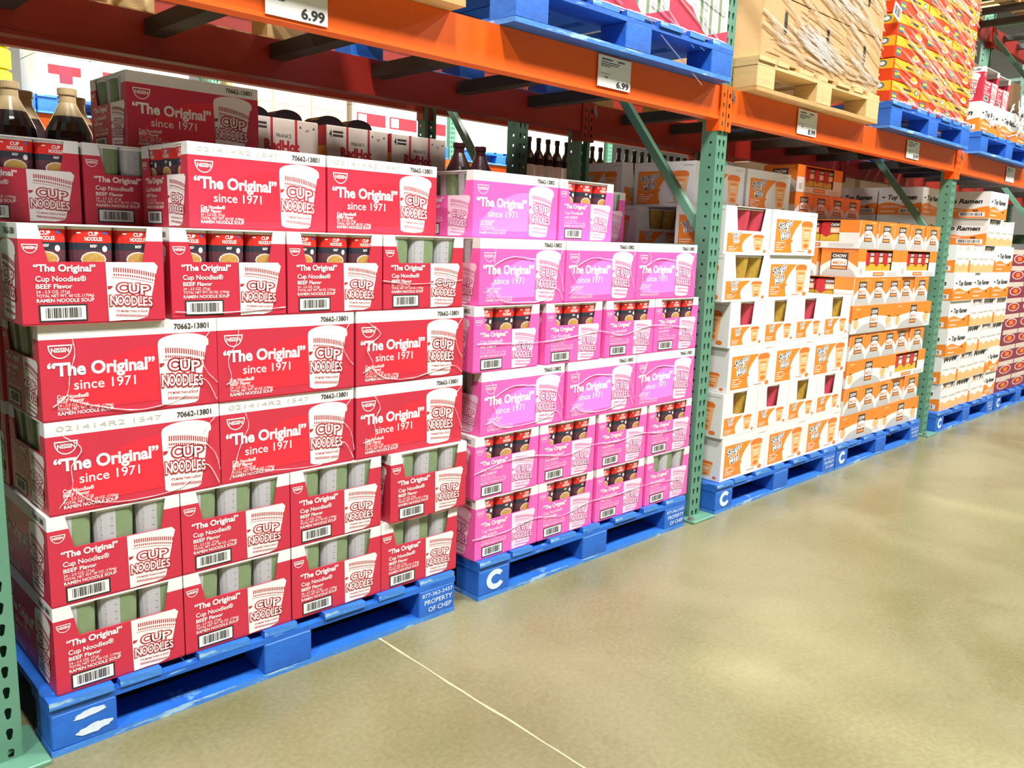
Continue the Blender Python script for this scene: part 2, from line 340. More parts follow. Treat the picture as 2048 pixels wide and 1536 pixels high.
for i in range(4):
    nm = ('the red and pink stacks', 'the soup and chow mein stacks', 'the ramen stack', 'the farthest bay')[i]
    rack_beam(UPX[i]+UW, UPX[i+1], FY0-.004, ZB, 'orange front rack beam with price cards above '+nm)
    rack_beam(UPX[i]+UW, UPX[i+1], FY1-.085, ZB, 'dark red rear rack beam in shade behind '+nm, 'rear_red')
    if i >= 2:
        rack_beam(UPX[i]+UW, UPX[i+1], FY0-.004, 3.12, 'orange upper-level front beam above '+('the ramen overstock pallet', 'the farthest bay')[i-2])
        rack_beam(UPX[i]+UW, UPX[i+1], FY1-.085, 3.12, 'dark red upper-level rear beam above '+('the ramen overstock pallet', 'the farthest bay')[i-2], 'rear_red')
    xs = [UPX[i]+.32+k*.42 for k in range(6)]
    cb = MB(); cb.box(-.03, .03, FY0+.046, FY1-.088, ZB+.065, ZB+.112, 'dark_steel'); cb = cb.mesh('rack_crossbar')
    for k, x in enumerate(xs):
        tag(obj('rack_crossbar', cb, None, (x, 0, 0)), 'dark steel crossbar under the shelf above %s, %s' % (nm, ordinal(k, 6)), 'crossbar', 'shelf crossbars')
        if i >= 2:
            tag(obj('rack_crossbar', cb, None, (x, 0, 3.12-ZB)), 'dark crossbar of the upper level above %s, %s' % (('the ramen overstock', 'the farthest bay')[i-2], ordinal(k, 6)), 'crossbar', 'upper shelf crossbars')
# back-to-back rack row behind, and the row across the next aisle
BL = ['dark green upright frame of the rear rack at far left', 'dark green upright frame of the rear rack behind the pink stack', 'dark green upright frame of the rear rack behind the chow mein stack', 'dark green upright frame of the rear rack at far right', 'dark green upright frame of the rear rack farthest along']
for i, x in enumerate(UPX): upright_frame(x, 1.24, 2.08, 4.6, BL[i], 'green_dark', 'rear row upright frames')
for i in range(4):
    nm = ('hot sauce cartons', 'dark bottles', 'far right bay', 'farthest bay')[i]
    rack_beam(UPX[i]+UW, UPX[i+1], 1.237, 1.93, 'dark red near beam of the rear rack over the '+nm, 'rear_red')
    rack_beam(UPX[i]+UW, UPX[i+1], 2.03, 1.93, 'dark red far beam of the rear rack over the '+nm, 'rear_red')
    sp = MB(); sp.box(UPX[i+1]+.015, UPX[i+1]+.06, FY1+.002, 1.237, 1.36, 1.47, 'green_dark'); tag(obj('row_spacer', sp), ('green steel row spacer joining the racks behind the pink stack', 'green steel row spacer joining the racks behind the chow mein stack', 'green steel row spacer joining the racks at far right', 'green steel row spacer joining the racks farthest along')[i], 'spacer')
FX = [.23, 2.99, 5.75, 8.51]
for i, x in enumerate(FX): upright_frame(x-.04, 5.5, 6.4, 4.6, ('green upright of the rack across the next aisle at far left', 'green upright of the rack across the next aisle above the dim red carton', 'green upright of the rack across the next aisle beside the blue pallet', 'green upright of the rack across the next aisle behind the dark bottles')[i], 'green', 'far row upright frames')
for i in range(3):
    nm = ('white cartons', 'film-wrapped kraft cartons', 'white bags')[i]
    rack_beam(FX[i]+UW-.04, FX[i+1]-.04, 5.496, 1.93, 'orange beam across the next aisle under the '+nm)
    rack_beam(FX[i]+UW-.04, FX[i+1]-.04, 6.30, 1.93, 'rear orange beam across the next aisle under the '+nm)

# ------------------------------------------------------------------ price cards
def price_card(x, z, w_, h_, price, label):
    t = thing('price_card', label, 'price card', (x, FY0-.012, z)); b = MB(); b.box(0, w_, 0, .0025, 0, h_, 'tag_paper'); obj('card', b, t)
    fn = lambda u, v, e: (u, -e, v); c = MB()
    if price: text(c, price, fn, w_*.56, w_*.95, h_*.06, 'black_ink', .0006, .035, h=h_*.20)
    obj('price_print', c, t) if price else None
    d = MB()
    for k, (a, b2, vv, hh) in enumerate(((.10, .42, .86, .05), (.58, .80, .86, .05), (.08, .66, .775, .03), (.08, .6, .71, .03), (.08, .36, .65, .03), (.08, .36, .42, .014), (.2, .3, .30, .04))):
        r = random.Random(k+int(x*10)); u = a*w_
        while u < b2*w_:
            ww = r.uniform(.010, .03)*w_*1.6; rect(d, fn, u, min(u+ww, b2*w_), h_*vv, h_*(vv+hh), 'black_ink' if k < 2 else 'dark_steel', .0006); u += ww+.008*w_
    obj('small_print', d, t)
price_card(.584, 1.752, .176, .125, '6.99', 'white price card reading 6.99 on the orange beam above the red stack')
price_card(1.843, 1.764, .182, .105, '6.99', 'white price card reading 6.99 on the orange beam above the pink stack')
price_card(3.285, 1.756, .188, .112, '8.99', 'white price card on the orange beam above the white soup cartons')
price_card(4.583, 1.760, .182, .100, '8.99', 'white price card on the orange beam above the chow mein cartons')
price_card(6.42, 1.755, .19, .105, None, 'white price card on the orange beam above the ramen cartons')

# ------------------------------------------------------------------ pallets
PW, PD, PH = 1.219, 1.016, .14
def board(L, W_, H_, m, edge=None, seed=0):
    mb = MB(); r = random.Random(seed); n = 6      # slightly uneven, chipped board along x
    prof = []
    for i in range(n+1):
        prof.append((L*i/n, r.uniform(0, .003), r.uniform(0, .003)))
    for (xa, fa, ta), (xb, fb, tb) in zip(prof, prof[1:]):
        p = lambda x, y, z: (x, y, z)
        A = [p(xa, fa, 0), p(xb, fb, 0), p(xb, fb, H_-tb), p(xa, fa, H_-ta)]
        mb.poly(A, edge or m)
        mb.poly([p(xa, fa, H_-ta), p(xb, fb, H_-tb), p(xb, W_, H_-tb*.5), p(xa, W_, H_-ta*.5)], m)
        mb.poly([p(xa, W_, 0), p(xb, W_, 0), p(xb, fb, 0), p(xa, fa, 0)], m)
        mb.poly([p(xb, W_, 0), p(xa, W_, 0), p(xa, W_, H_-ta*.5), p(xb, W_, H_-tb*.5)], m)
    mb.poly([(0, W_, 0), (0, prof[0][1], 0), (0, prof[0][1], H_-prof[0][2]), (0, W_, H_)], edge or m); a = prof[-1]
    mb.poly([(L, a[1], 0), (L, W_, 0), (L, W_, H_), (L, a[1], H_-a[2])], m)
    return mb.mesh('board')
PK = {}
def pallet_kit(kind):
    m, e = {'blue': ('blue', 'blue_worn'), 'wood': ('wood', 'wood_end')}[kind]
    k = {}
    k['bot'] = [board(PW, .13, .018, m, e, s) for s in (1, 2, 3)]
    k['str'] = [board(PW, .14, .018, m, m, s) for s in (4, 5)]
    k['deck'] = [board(PD, wd, .019, m, e if kind == 'blue' else m, s) for s, wd in ((6, .145), (7, .10), (8, .14))]
    b = MB(); b.rbox(-.073, .073, -.06, .06, 0, .085, m, .003); k['block'] = b.mesh('block')
    return k
def pallet(kind, x, y, z, label, marks=(), group=None, name=None, gaps=None):
    if kind not in PK: PK[kind] = pallet_kit(kind)
    k = PK[kind]; t = thing(name or (kind+'_pallet' if kind == 'blue' else 'wooden_pallet'), label, 'pallet', (x, y, z), 0, group)
    fb = None
    for i, yy in enumerate((0, PD/2-.065, PD-.13)): obj('bottom_board', k['bot'][i], t, (0, yy, 0))
    for i, yy in enumerate((.002, PD/2-.07, PD-.142)): obj('stringer_board', k['str'][i % 2], t, (0, yy, .103))
    blocks = []
    for yy in (.062, PD/2, PD-.062):
        for xx in (.075, PW/2, PW-.075): blocks.append(obj('block', k['block'], t, (xx, yy, .018)))
    xs = [0, .158, .355, .54, .725, .915, 1.074]
    for i, xx in enumerate(xs):
        wide = .145 if i in (0, 6) else .14 if i in (2, 4) else .10
        mi = {.145: 0, .10: 1, .14: 2}[wide]
        o = obj('deck_board', k['deck'][mi], t, (xx+wide, -.0+((i*37) % 7)*.0016-.004, .121)); o.rotation_euler = (0, 0, math.pi/2)
    if 'S' in marks:
        r = random.Random(4)
        for bo, spots in ((blocks[0], ((.012, .066, .040, .009), (.022, .024, .042, .012))),):
            c = MB()
            for (cu, cv, a, b2) in spots: c.poly([(cu+a*math.cos(t)*(k_ := r.uniform(.8, 1.1)), -.0612, cv+b2*math.sin(t)*k_+.25*a*math.cos(t)*.4) for t in [2*math.pi*q/26 for q in range(26)]], 'blue_ink')
            obj('paint_smudge', c, bo)
    if 'C' in marks:
        b = MB(); fn = lambda u, v, e: (u, -.0632+.061-e+.0, v); c = MB()
        fn = lambda u, v, e: (u, -.060-e, v)
        o_, i_ = ell(.004, .044, .042, .036, 22, math.radians(38), math.radians(330)), ell(.006, .044, .022, .017, 22, math.radians(38), math.radians(330))
        ring(c, fn, o_, i_, 'blue_ink', .0012); obj('painted_mark', c, blocks[0])
    if 'P' in marks:
        c = MB(); fn = lambda u, v, e: (u, -.060-e, v)
        text(c, '877-362-2437', fn, -.062, .064, .062, 'blue_ink', .001, .01, h=.013)
        text(c, 'PROPERTY', fn, -.052, .062, .036, 'blue_ink', .001, .012, h=.016); text(c, 'OF CHEP', fn, -.036, .06, .010, 'blue_ink', .001, .012, h=.016)
        obj('stencil_lettering', c, blocks[2])
    return t
pallet('blue', 0, 0, 0, 'worn blue pallet on the floor under the red noodle stack', ('P', 'S'))
pallet('blue', 1.323, 0, 0, 'blue pallet with a white C mark under the pink noodle stack', ('C', 'P'))
pallet('blue', 2.782, 0, 0, 'blue pallet on the floor under the white and orange soup stack', ('C', 'P'))
pallet('blue', 4.011, 0, 0, 'blue pallet on the floor under the grey and orange chow mein stack', ('C', 'P'))
pallet('blue', 5.525, 0, 0, 'blue pallet on the floor under the white ramen stack', ('C', 'P'))
pallet('blue', 6.80, 0, 0, 'blue pallet at the far right under the dark red cartons', ('C',))

# ------------------------------------------------------------------ instant-noodle cartons (red and pink)
CW, CD, CH = .400, .300, .216
def cup_picture(mb, fn, u0, u1, v0, v1, ink, paper, trim=False):
    w_, h_ = u1-u0, v1-v0; U = lambda a: u0+a*w_; V = lambda b: v0+b*h_
    R = lambda b: 1-.24*(1-b)          # right edge of the cup at height b (left edge near vertical)
    L_ = lambda b: .035*(1-b)
    if trim:
        pts = [(U(.02), V(.0)), (U(.30), V(.012)), (U(.55), V(.006)), (U(R(0)), V(.05)), (U(R(.9)), V(.86)), (U(1), V(.93)), (U(.93), V(1)), (U(0), V(1))]
    else:
        pts = [(U(.04), V(.03)), (U(.14), V(.0)), (U(.45), V(-.012)), (U(.70), V(.0)), (U(R(0)), V(.03)), (U(R(.80)), V(.80)), (U(1), V(.82)), (U(1), V(.875))]
        pts += [(U(.5+.5*math.cos(t)), V(.885+.115*math.sin(t))) for t in [math.radians(a) for a in range(10, 180, 17)]]+[(U(0), V(.87)), (U(0), V(.82))]
    pol(mb, fn, pts, paper, .0008)
    arc = lambda t, b: V(b-.085*t*t-.02*t+.012)
    top = .90 if trim else .80
    for k, (b, hgt, n, a0, a1) in enumerate(((top, .075, 19, .14, .93), (top-.105, .035, 19, .14, .92), (.10, .042, 19, .16, .74))):
        for i in range(n):
            t = i/(n-1); u = a0+(a1-a0)*t; wd = (a1-a0)/n*.55
            dv = b if k < 2 else b+.03*(1-t)
            f = (lambda tt: arc(tt, b)) if k < 2 else (lambda tt: V(b-.035*tt+.02))
            mb.poly([fn(U(u), f(t)-hgt*h_, .0012), fn(U(u+wd), f(t)-hgt*h_, .0012), fn(U(u+wd), f(t), .0012), fn(U(u), f(t), .0012)], ink)
    # thin band lines
    for b in (top-.165,):
        for i in range(12):
            t, t2 = i/12, (i+1)/12
            mb.poly([fn(U(.1+.8*t), arc(t, b)-.006*h_, .0012), fn(U(.1+.8*t2), arc(t2, b)-.006*h_, .0012), fn(U(.1+.8*t2), arc(t2, b), .0012), fn(U(.1+.8*t), arc(t, b), .0012)], ink)
    # small badge at the left rim
    pol(mb, fn, [(U(.02), V(.60)), (U(.12), V(.60)), (U(.10), V(.565)), (U(.05), V(.54)), (U(.02), V(.55))], ink, .0012)
    c = .468
    fat_letters(mb, 'CUP', fn, [(U(.20), V(c+.02), .19*w_, .155*h_), (U(.42), V(c+.004), .19*w_, .155*h_), (U(.645), V(c-.016), .165*w_, .150*h_)], ink, paper, .0012)
    c = .262
    fat_letters(mb, 'NOODLES', fn, [(U(.055), V(c+.012), .125*w_, .155*h_), (U(.185), V(c+.008), .125*w_, .165*h_), (U(.315), V(c+.004), .125*w_, .165*h_), (U(.455), V(c-.002), .115*w_, .158*h_), (U(.583), V(c-.008), .085*w_, .155*h_), (U(.682), V(c-.012), .085*w_, .150*h_), (U(.782), V(c-.018), .075*w_, .150*h_)], ink, paper, .0020)
    text(mb, "IT'S MORE THAN A SOUP", fn, U(.16), U(.76), V(.155), ink, .0012, .02, h=.035*h_, rot=-.04)
def bowl_logo(mb, fn, cu, cv, a, b, m):
    o_, i_ = ell(cu, cv, a, b, 16, math.pi, 2*math.pi), ell(cu, cv-.08*b, a*.88, b*.84, 16, math.pi, 2*math.pi); ring(mb, fn, o_, i_, m, .0008)
    rect(mb, fn, cu-a, cu+a, cv-.04*b, cv+.06*b, m, .0008)
    text(mb, 'NISSIN', fn, cu-a*.74, cu+a*.74, cv-.50*b, m, .0008, .03, h=.34*b)
def noodle_carton_kit(body, bright, ink, paper, white, flavour, code, stamp=None, long_side='front'):
    S = sides(CW, CD); b, bc = MB(), MB(); T = .0035; hb = .85*CH; PR = {}
    # long faces are front/back, windowed faces left/right; only the faces that can be seen carry print
    # shell: base, lid, inner shelf, long walls, short walls with a cut-out
    b.box(-CW/2+.001, CW/2-.001, -CD/2+.001, CD/2-.001, 0, T, body); b.box(-CW/2, CW/2, -CD/2, CD/2, CH-T, CH, 'white_card')
    b.box(-CW/2+T, CW/2-T, -CD/2+T, CD/2-T, .104, .107, 'grey_ink')
    for sd in ('front', 'back'):
        fn = S[sd]; lt, cp, lo, co, stp = MB(), MB(), MB(), MB(), MB(); PR[sd] = (lt, cp, lo, co, stp); b.slab([(0, T), (CW, T), (CW, hb), (0, hb)], fn, -T, 0, body); b.slab([(0, hb), (CW, hb), (CW, CH-T), (0, CH-T)], fn, -T, 0, 'white_card')
        arc = [(.075+.56*t, .20+.52*math.sin(min(1, t*1.05)*math.pi/2)**.75) for t in [i/14 for i in range(15)]]
        pol(b, fn, [(CW*.635, CH*.115), (CW*.635, CH*.70)]+[(CW*u, CH*v) for u, v in reversed(arc)]+[(CW*.10, CH*.14), (CW*.3, CH*.10)], bright, .0005)
        bowl_logo(lo, fn, CW*.105, CH*.785, CW*.062, CH*.135, 'white_ink' if body == 'red' else 'pale_pink')
        text(lt, '\u201cThe Original\u201d', fn, CW*.035, CW*.615, CH*.475, 'white_ink', .001, .034, h=CH*.135)
        text(lt, 'since 1971', fn, CW*.165, CW*.50, CH*.32, 'white_ink', .001, .006, h=CH*.105)
        for s, a, v, hh, bo in (('Cup Noodles\u00ae', .24, .235, .042, .018), (flavour, .215, .19, .040, .02), ('24 - 2.5 OZ. (71g)', .235, .150, .032, .004), ('TOTAL NET WT. 60 OZ. (1704g)', .37, .108, .032, .004), ('RAMEN NOODLE SOUP', .37, .062, .038, .016)):
            text(lt, s, fn, CW*.075, CW*a, CH*v, white, .001, bo, h=CH*hh)
        cup_picture(cp, fn, CW*.635, CW*.945, CH*.045, CH*.845, ink, paper)
        text(co, code, fn, CW*.735, CW*.95, CH*.895, 'black_ink', .0008, .02, h=CH*.062)
        if stamp: text(stp, stamp, fn, CW*.06, CW*.64, CH*.90, 'grey_ink', .0008, -.008, h=CH*.055)
    for sd in ('left', 'right'):
        fn = S[sd]; w_ = CD; c0 = .63*CH; lt, cp, lo, co, stp = MB(), MB(), MB(), MB(), MB(); PR[sd] = (lt, cp, lo, co, stp)
        b.slab([(T, T), (w_-T, T), (w_-T, c0), (T, c0)], fn, -T, 0, body)
        for pts, pw in (([(T, c0), (.185*w_, c0), (.150*w_, hb), (T, hb)], [(T, hb), (.150*w_, hb), (.130*w_, CH-T), (T, CH-T)]),
                        ([(.845*w_, c0), (w_-T, c0), (w_-T, hb), (.872*w_, hb)], [(.872*w_, hb), (w_-T, hb), (w_-T, CH-T), (.885*w_, CH-T)])):
            b.slab(pts, fn, -T, 0, body); b.slab(pw, fn, -T, 0, 'white_card')
        bowl_logo(lo, fn, w_*.072, CH*.795, w_*.052, CH*.085, 'white_ink' if body == 'red' else 'pale_pink')
        text(lt, '\u201cThe Original\u201d', fn, w_*.085, w_*.50, CH*.535, 'white_ink', .001, .03, h=CH*.07)
        for s, a, v, hh, bo, mm in (('Cup Noodles\u00ae', .43, .435, .055, .014, white), (flavour, .335, .365, .044, .02, white), ('24 - 2.5 OZ. (71g)', .315, .318, .030, .002, white), ('TOTAL NET WT. 60 OZ. (1704g)', .48, .278, .030, .002, white), ('RAMEN NOODLE SOUP', .48, .228, .036, .014, white)):
            text(lt, s, fn, w_*.095, w_*a, CH*v, mm, .001, bo, h=CH*hh)
        if sd == 'right': continue
        rect(bc, fn, w_*.105, w_*.43, CH*.03, CH*.205, 'black_ink', .0006); rect(bc, fn, w_*.117, w_*.418, CH*.047, CH*.188, 'white_card', .0010)
        bars(bc, fn, w_*.15, w_*.395, CH*.07, CH*.172, .0014, 24, 3)
        cup_picture(cp, fn, w_*.57, w_*.955, CH*.015, CH*.628, ink, paper, True)
    kit = [('body', b.mesh('body')), ('barcode', bc.mesh('barcode'))]
    for sd in (long_side, 'left'): kit += [('lettering', PR[sd][0].mesh('lettering')), ('cup_picture', PR[sd][1].mesh('cup_picture')), ('logo', PR[sd][2].mesh('logo'))]+([('code_print', PR[sd][3].mesh('code_print'))] if PR[sd][3].v else [])+([('date_stamp', PR[sd][4].mesh('date_stamp'))] if PR[sd][4].v else [])
    return kit
RED = ('red', 'red_bright', 'red_ink', 'cup_white', 'white_ink', 'BEEF Flavor', '70662-13801'); PINK = ('pink', 'pink_bright', 'pink_ink', 'pale_pink', 'pale_pink', 'with SHRIMP', '70662-13802')
KIT = {}
for nm, args, st in (('red', RED, None), ('red_stamped', RED, '021414R2 1547'), ('pink', PINK, None)):
    KIT[nm, True] = noodle_carton_kit(*args, st, 'front'); KIT[nm, False] = noodle_carton_kit(*args, st, 'back')

# noodle cups that stand in the cut-outs
CUPR = lambda z: .0445+.0036*min(z, .098)/.098
def cup_kit(front):
    b, pr = MB(), MB()
    if front:
        prof = [(CUPR(0), 0, 'cup_plum'), (CUPR(.054), .054, 'cup_navy'), (CUPR(.070), .070, 'cup_red'), (CUPR(.098), .098, 'cup_white'), (.0478, .1, 'cup_white'), (.0478, .104, 'cup_white'), (.044, .105, 'cup_white')]
    else:
        gm = ('cup_green', 'cup_label'); prof = [(CUPR(0), 0, gm), (CUPR(.05), .05, gm), (CUPR(.098), .098, 'cup_white'), (.0478, .1, 'cup_white'), (.0478, .104, 'cup_white'), (.044, .105, 'cup_white')]
    b.lathe(prof, 'cup_white', 32, sq=4.5)
    fn = lambda u, v, e: (u*.92, -CUPR(v)*(1+abs(u/.0478)**4.5)**(-1/4.5)-e, v)
    if front:
        text(pr, 'CUP', fn, -.011, .012, .0855, 'white_ink', .0008, .03, h=.0085); text(pr, 'NOODLES', fn, -.019, .021, .0745, 'white_ink', .0008, .03, h=.0085)
        text(pr, 'BEEF', fn, -.007, .008, .060, 'white_ink', .0008, .02, h=.006)
        pol(pr, fn, ell(.026, .057, .006, .007, 12), 'cup_white', .0008); rect(pr, fn, .024, .032, .089, .094, 'blue', .0008); rect(pr, fn, -.036, -.027, .090, .0925, 'white_ink', .0008)
        for a, bb, m, e in ((.029, .017, 'cup_white', .0008), (.026, .0145, 'noodle', .0013)):
            cv = .034
            for i in range(12):
                t0, t1 = math.pi*2*i/12, math.pi*2*(i+1)/12
                pr.poly([fn(0, cv, e), fn(a*math.cos(t0), cv+bb*math.sin(t0), e), fn(a*math.cos(t1), cv+bb*math.sin(t1), e)], m)
    else:
        for k in range(9):
            for q in (2,): rect(pr, fn, -.036, -.006, .04+k*.0062, .0408+k*.0062, 'grey_ink' if k % 3 else 'dark_steel', .0006)
    return [('cup_body', b.mesh('cup_body')), ('cup_print', pr.mesh('cup_print'))]
CUP = {True: cup_kit(True), False: cup_kit(False)}
WHERE3 = ('leftmost', 'middle', 'rightmost')
def cups_in(loc, rz, side, front, where, hidden=()):
    """three cups behind the cut-out on local side 'left'/'right' of a carton at loc, rotated rz"""
    sg = -1 if side == 'left' else 1
    R = Matrix.Rotation(rz, 4, 'Z')
    for i in range(3):
        if i in hidden: continue
        yl = (1-i)*.0965*(1 if side == 'left' else -1)
        p = R @ Vector((sg*(CW/2-.054), yl, .1075)); face = rz+(-math.pi/2 if side == 'left' else math.pi/2)
        kind = 'red-topped'
        lab = '%s noodle cup, %s, in %s' % (kind, WHERE3[i], where) if front else 'green-backed noodle cup, %s, in %s' % (WHERE3[i], where)
        put(CUP[front], 'noodle_cup', lab, 'cup', (loc[0]+p.x, loc[1]+p.y, loc[2]+p.z), face, 'noodle cups in carton windows')
def carton(kind, x0, y0, z, long_front, label, group, wob=0.0):
    """x0 = left edge, y0 = front; long printed face or short windowed face towards the aisle"""
    if long_front: loc, rz = (x0+CW/2, y0+CD/2, z), wob
    else: loc, rz = (x0+CD/2, y0+CW/2, z), wob+math.pi/2     # local left (-x) turns to face the aisle (-y)
    put(KIT[kind, long_front], 'noodle_carton', label, 'carton', loc, rz, group)
    return loc, rz
JIT = random.Random(11)
def noodle_stack(kind, name, x0, y0, rows, windows):
    z = PH
    for li, (ty, xs, dy) in enumerate(rows):
        for i, dx in enumerate(xs):
            g = '%s cartons of the front row' % name
            lab = '%s instant-noodle carton, %s layer of the %s stack, %s' % (kind, LAYER[li], name, ordinal(i, len(xs)))
            k = kind
            if kind == 'red' and ty == 'L' and (li, i) in ((2, 0), (2, 1)): k = 'red_stamped'
            loc, rz = carton(k, x0+dx, y0+dy[i], z, ty == 'L', lab, g, math.radians(JIT.uniform(-.18, .18)))
            if ty == 'S': cups_in(loc, rz, 'left', windows.get((li, i), windows['*']), 'window of %s carton, %s layer, %s stack' % (ordinal(i, len(xs)), LAYER[li], name))
            elif i == 0: cups_in(loc, rz, 'left', False, 'side window of %s layer, %s stack' % (LAYER[li], name))
        z += CH+.001
S4 = [0, .304, .608, .912]; L3 = [0, .404, .808]; Z4 = [0]*4; Z3 = [0]*3
noodle_stack('red', 'red', .024, .018, [('S', [0, .303, .607, .910], Z4), ('S', [0, .303, .607, .934], [0, .0, .0, -.012]), ('L', [.008, .412, .820], [0, .004, 0]), ('L', [.008, .410, .818], Z3), ('S', [-.022, .30, .605, .910], [-.012, 0, 0, 0])],
             {'*': False, (4, 0): True, (4, 1): True, (4, 2): True})
noodle_stack('pink', 'pink', 1.316, .018, [('S', [0, .304, .626, .948], Z4), ('S', [-.01, .30, .622, .94], Z4), ('L', [.012, .43, .836], Z3), ('S', [-.03, .305, .63, .936], Z4), ('L', [-.012, .395, .80], Z3)],
             {'*': True, (0, 3): False})
Z6 = PH+5*(CH+.001); Z7 = Z6+CH+.001
# second row of the stacks, seen over the front row or supporting what stands above
def rear_rows(kind, x0):
    z = PH
    for li in range(5):
        ty = 'L' if li in ((2, 3) if kind == 'red' else (2, 4)) else 'S'
        ys = (.018+CD+.008, .018+2*CD+.012) if ty == 'L' else (.018+CW+.008,)
        for yi, yy in enumerate(ys):
            for i, dx in enumerate(L3 if ty == 'L' else S4):
                lab = '%s noodle carton hidden %s, %s layer, %s' % (kind, 'farthest back' if yi else 'behind the front row', LAYER[li], ordinal(i, 3 if ty == 'L' else 4))
                carton(kind, x0+dx, yy, z, ty == 'L', lab, '%s cartons behind the front row' % kind)
        z += CH+.001
rear_rows('red', .026); rear_rows('pink', 1.318)
# loose upper cartons
def upper(kind, x, y, z, lf, lab, cups=None, cup_where=None):
    loc, rz = carton(kind, x, y, z, lf, lab, 'loose cartons on top of the stacks', math.radians(JIT.uniform(-.3, .3)))
    if cups is not None: cups_in(loc, rz, 'left', cups, cup_where)
upper('red_stamped', .432, .16, Z6, True, 'bright red instant-noodle carton standing on top of the red stack, left of two', True, 'side window of the bright carton topping the red stack')
upper('red_stamped', .838, .16, Z6, True, 'bright red instant-noodle carton on top of the red stack beside the pink cartons')
upper('red', -.022, .49, Z6, False, 'shaded red instant-noodle carton at the upper left edge with cups showing', True, 'window of the shaded carton at upper left edge')
upper('red', .288, .49, Z6, False, 'shaded red instant-noodle carton with green cups behind the bright top cartons', False, 'window of shaded carton behind the bright red ones')
upper('red', .594, .49, Z6, False, 'hidden red noodle carton under the highest shaded red carton')
upper('red', .435, .56, Z7, True, 'shaded red instant-noodle carton standing highest, below the dark rear beam', False, 'side window of the highest shaded red carton')
upper('pink', 1.335, .42, Z6, False, 'shaded pink instant-noodle carton with green cups behind the red top carton', False, 'window of the shaded pink carton behind')
upper('pink', 1.352, .11, Z6, True, 'bright pink instant-noodle carton standing on top of the pink stack', False, 'side window of the bright pink carton on top')
upper('pink', 1.762, .11, Z6, False, 'bright pink windowed noodle carton on top of the pink stack', True, 'window of the bright pink top carton')
upper('pink', 2.225, .42, Z6, False, 'shaded pink noodle carton at the rear right of the pink stack', False, 'window of the shaded pink carton at rear right')

# ------------------------------------------------------------------ soup cartons (white and orange)
SH = .209
def soup_cup_pic(mb, fn, u0, u1, v0, v1, pale=False):
    w_, h_ = u1-u0, v1-v0; U = lambda a: u0+a*w_; V = lambda b: v0+b*h_
    pol(mb, fn, [(U(.17), V(.03)), (U(.3), V(0)), (U(.7), V(0)), (U(.83), V(.03)), (U(.97), V(.82)), (U(.03), V(.82))], 's_pale', .0008)
    pol(mb, fn, [(U(.0), V(.80)), (U(1), V(.80)), (U(1), V(.92)), (U(.86), V(.98)), (U(.5), V(1)), (U(.14), V(.98)), (U(0), V(.92))], 's_deep', .0010)
    for k, (a, b, c, d) in enumerate(((.2, .8, .66, .70), (.28, .7, .55, .58), (.3, .72, .45, .47), (.26, .74, .30, .34))): rect(mb, fn, U(a), U(b), V(c), V(d), 's_deep' if k in (0, 3) else 'white_ink', .0012)
    pol(mb, fn, ell(U(.5), V(.13), .22*w_, .08*h_, 10), 's_deep', .0012)
def soup_logo(mb, fn, u0, u1, v):
    w_ = u1-u0
    for bold, m, e in ((.15, 'white_ink', .0009), (.085, 'black_ink', .0012), (.016, 'white_ink', .0015)):
        text(mb, 'Souper', fn, u0, u1, v, m, e, bold, h=.23*w_, rot=.22); text(mb, 'Meal', fn, u0+.18*w_, u0+.82*w_, v-.32*w_, m, e, bold, h=.23*w_, rot=.22)
    pol(mb, fn, [(u0+.12*w_, v-.58*w_), (u0+1.02*w_, v-.36*w_), (u0+1.02*w_, v-.29*w_), (u0+.12*w_, v-.51*w_)], 's_deep', .0009)
def orange_panel(mb, fn, u0, u1, v0, v1, m):
    pts = [(u0, v0)]+[(u0+(u1-u0)*(.66+.34*(t**2.2)-.10*math.sin(math.pi*t)), v0+(v1-v0)*t) for t in [i/10 for i in range(11)]]+[(u0, v1)]
    pol(mb, fn, pts, m, .0005)
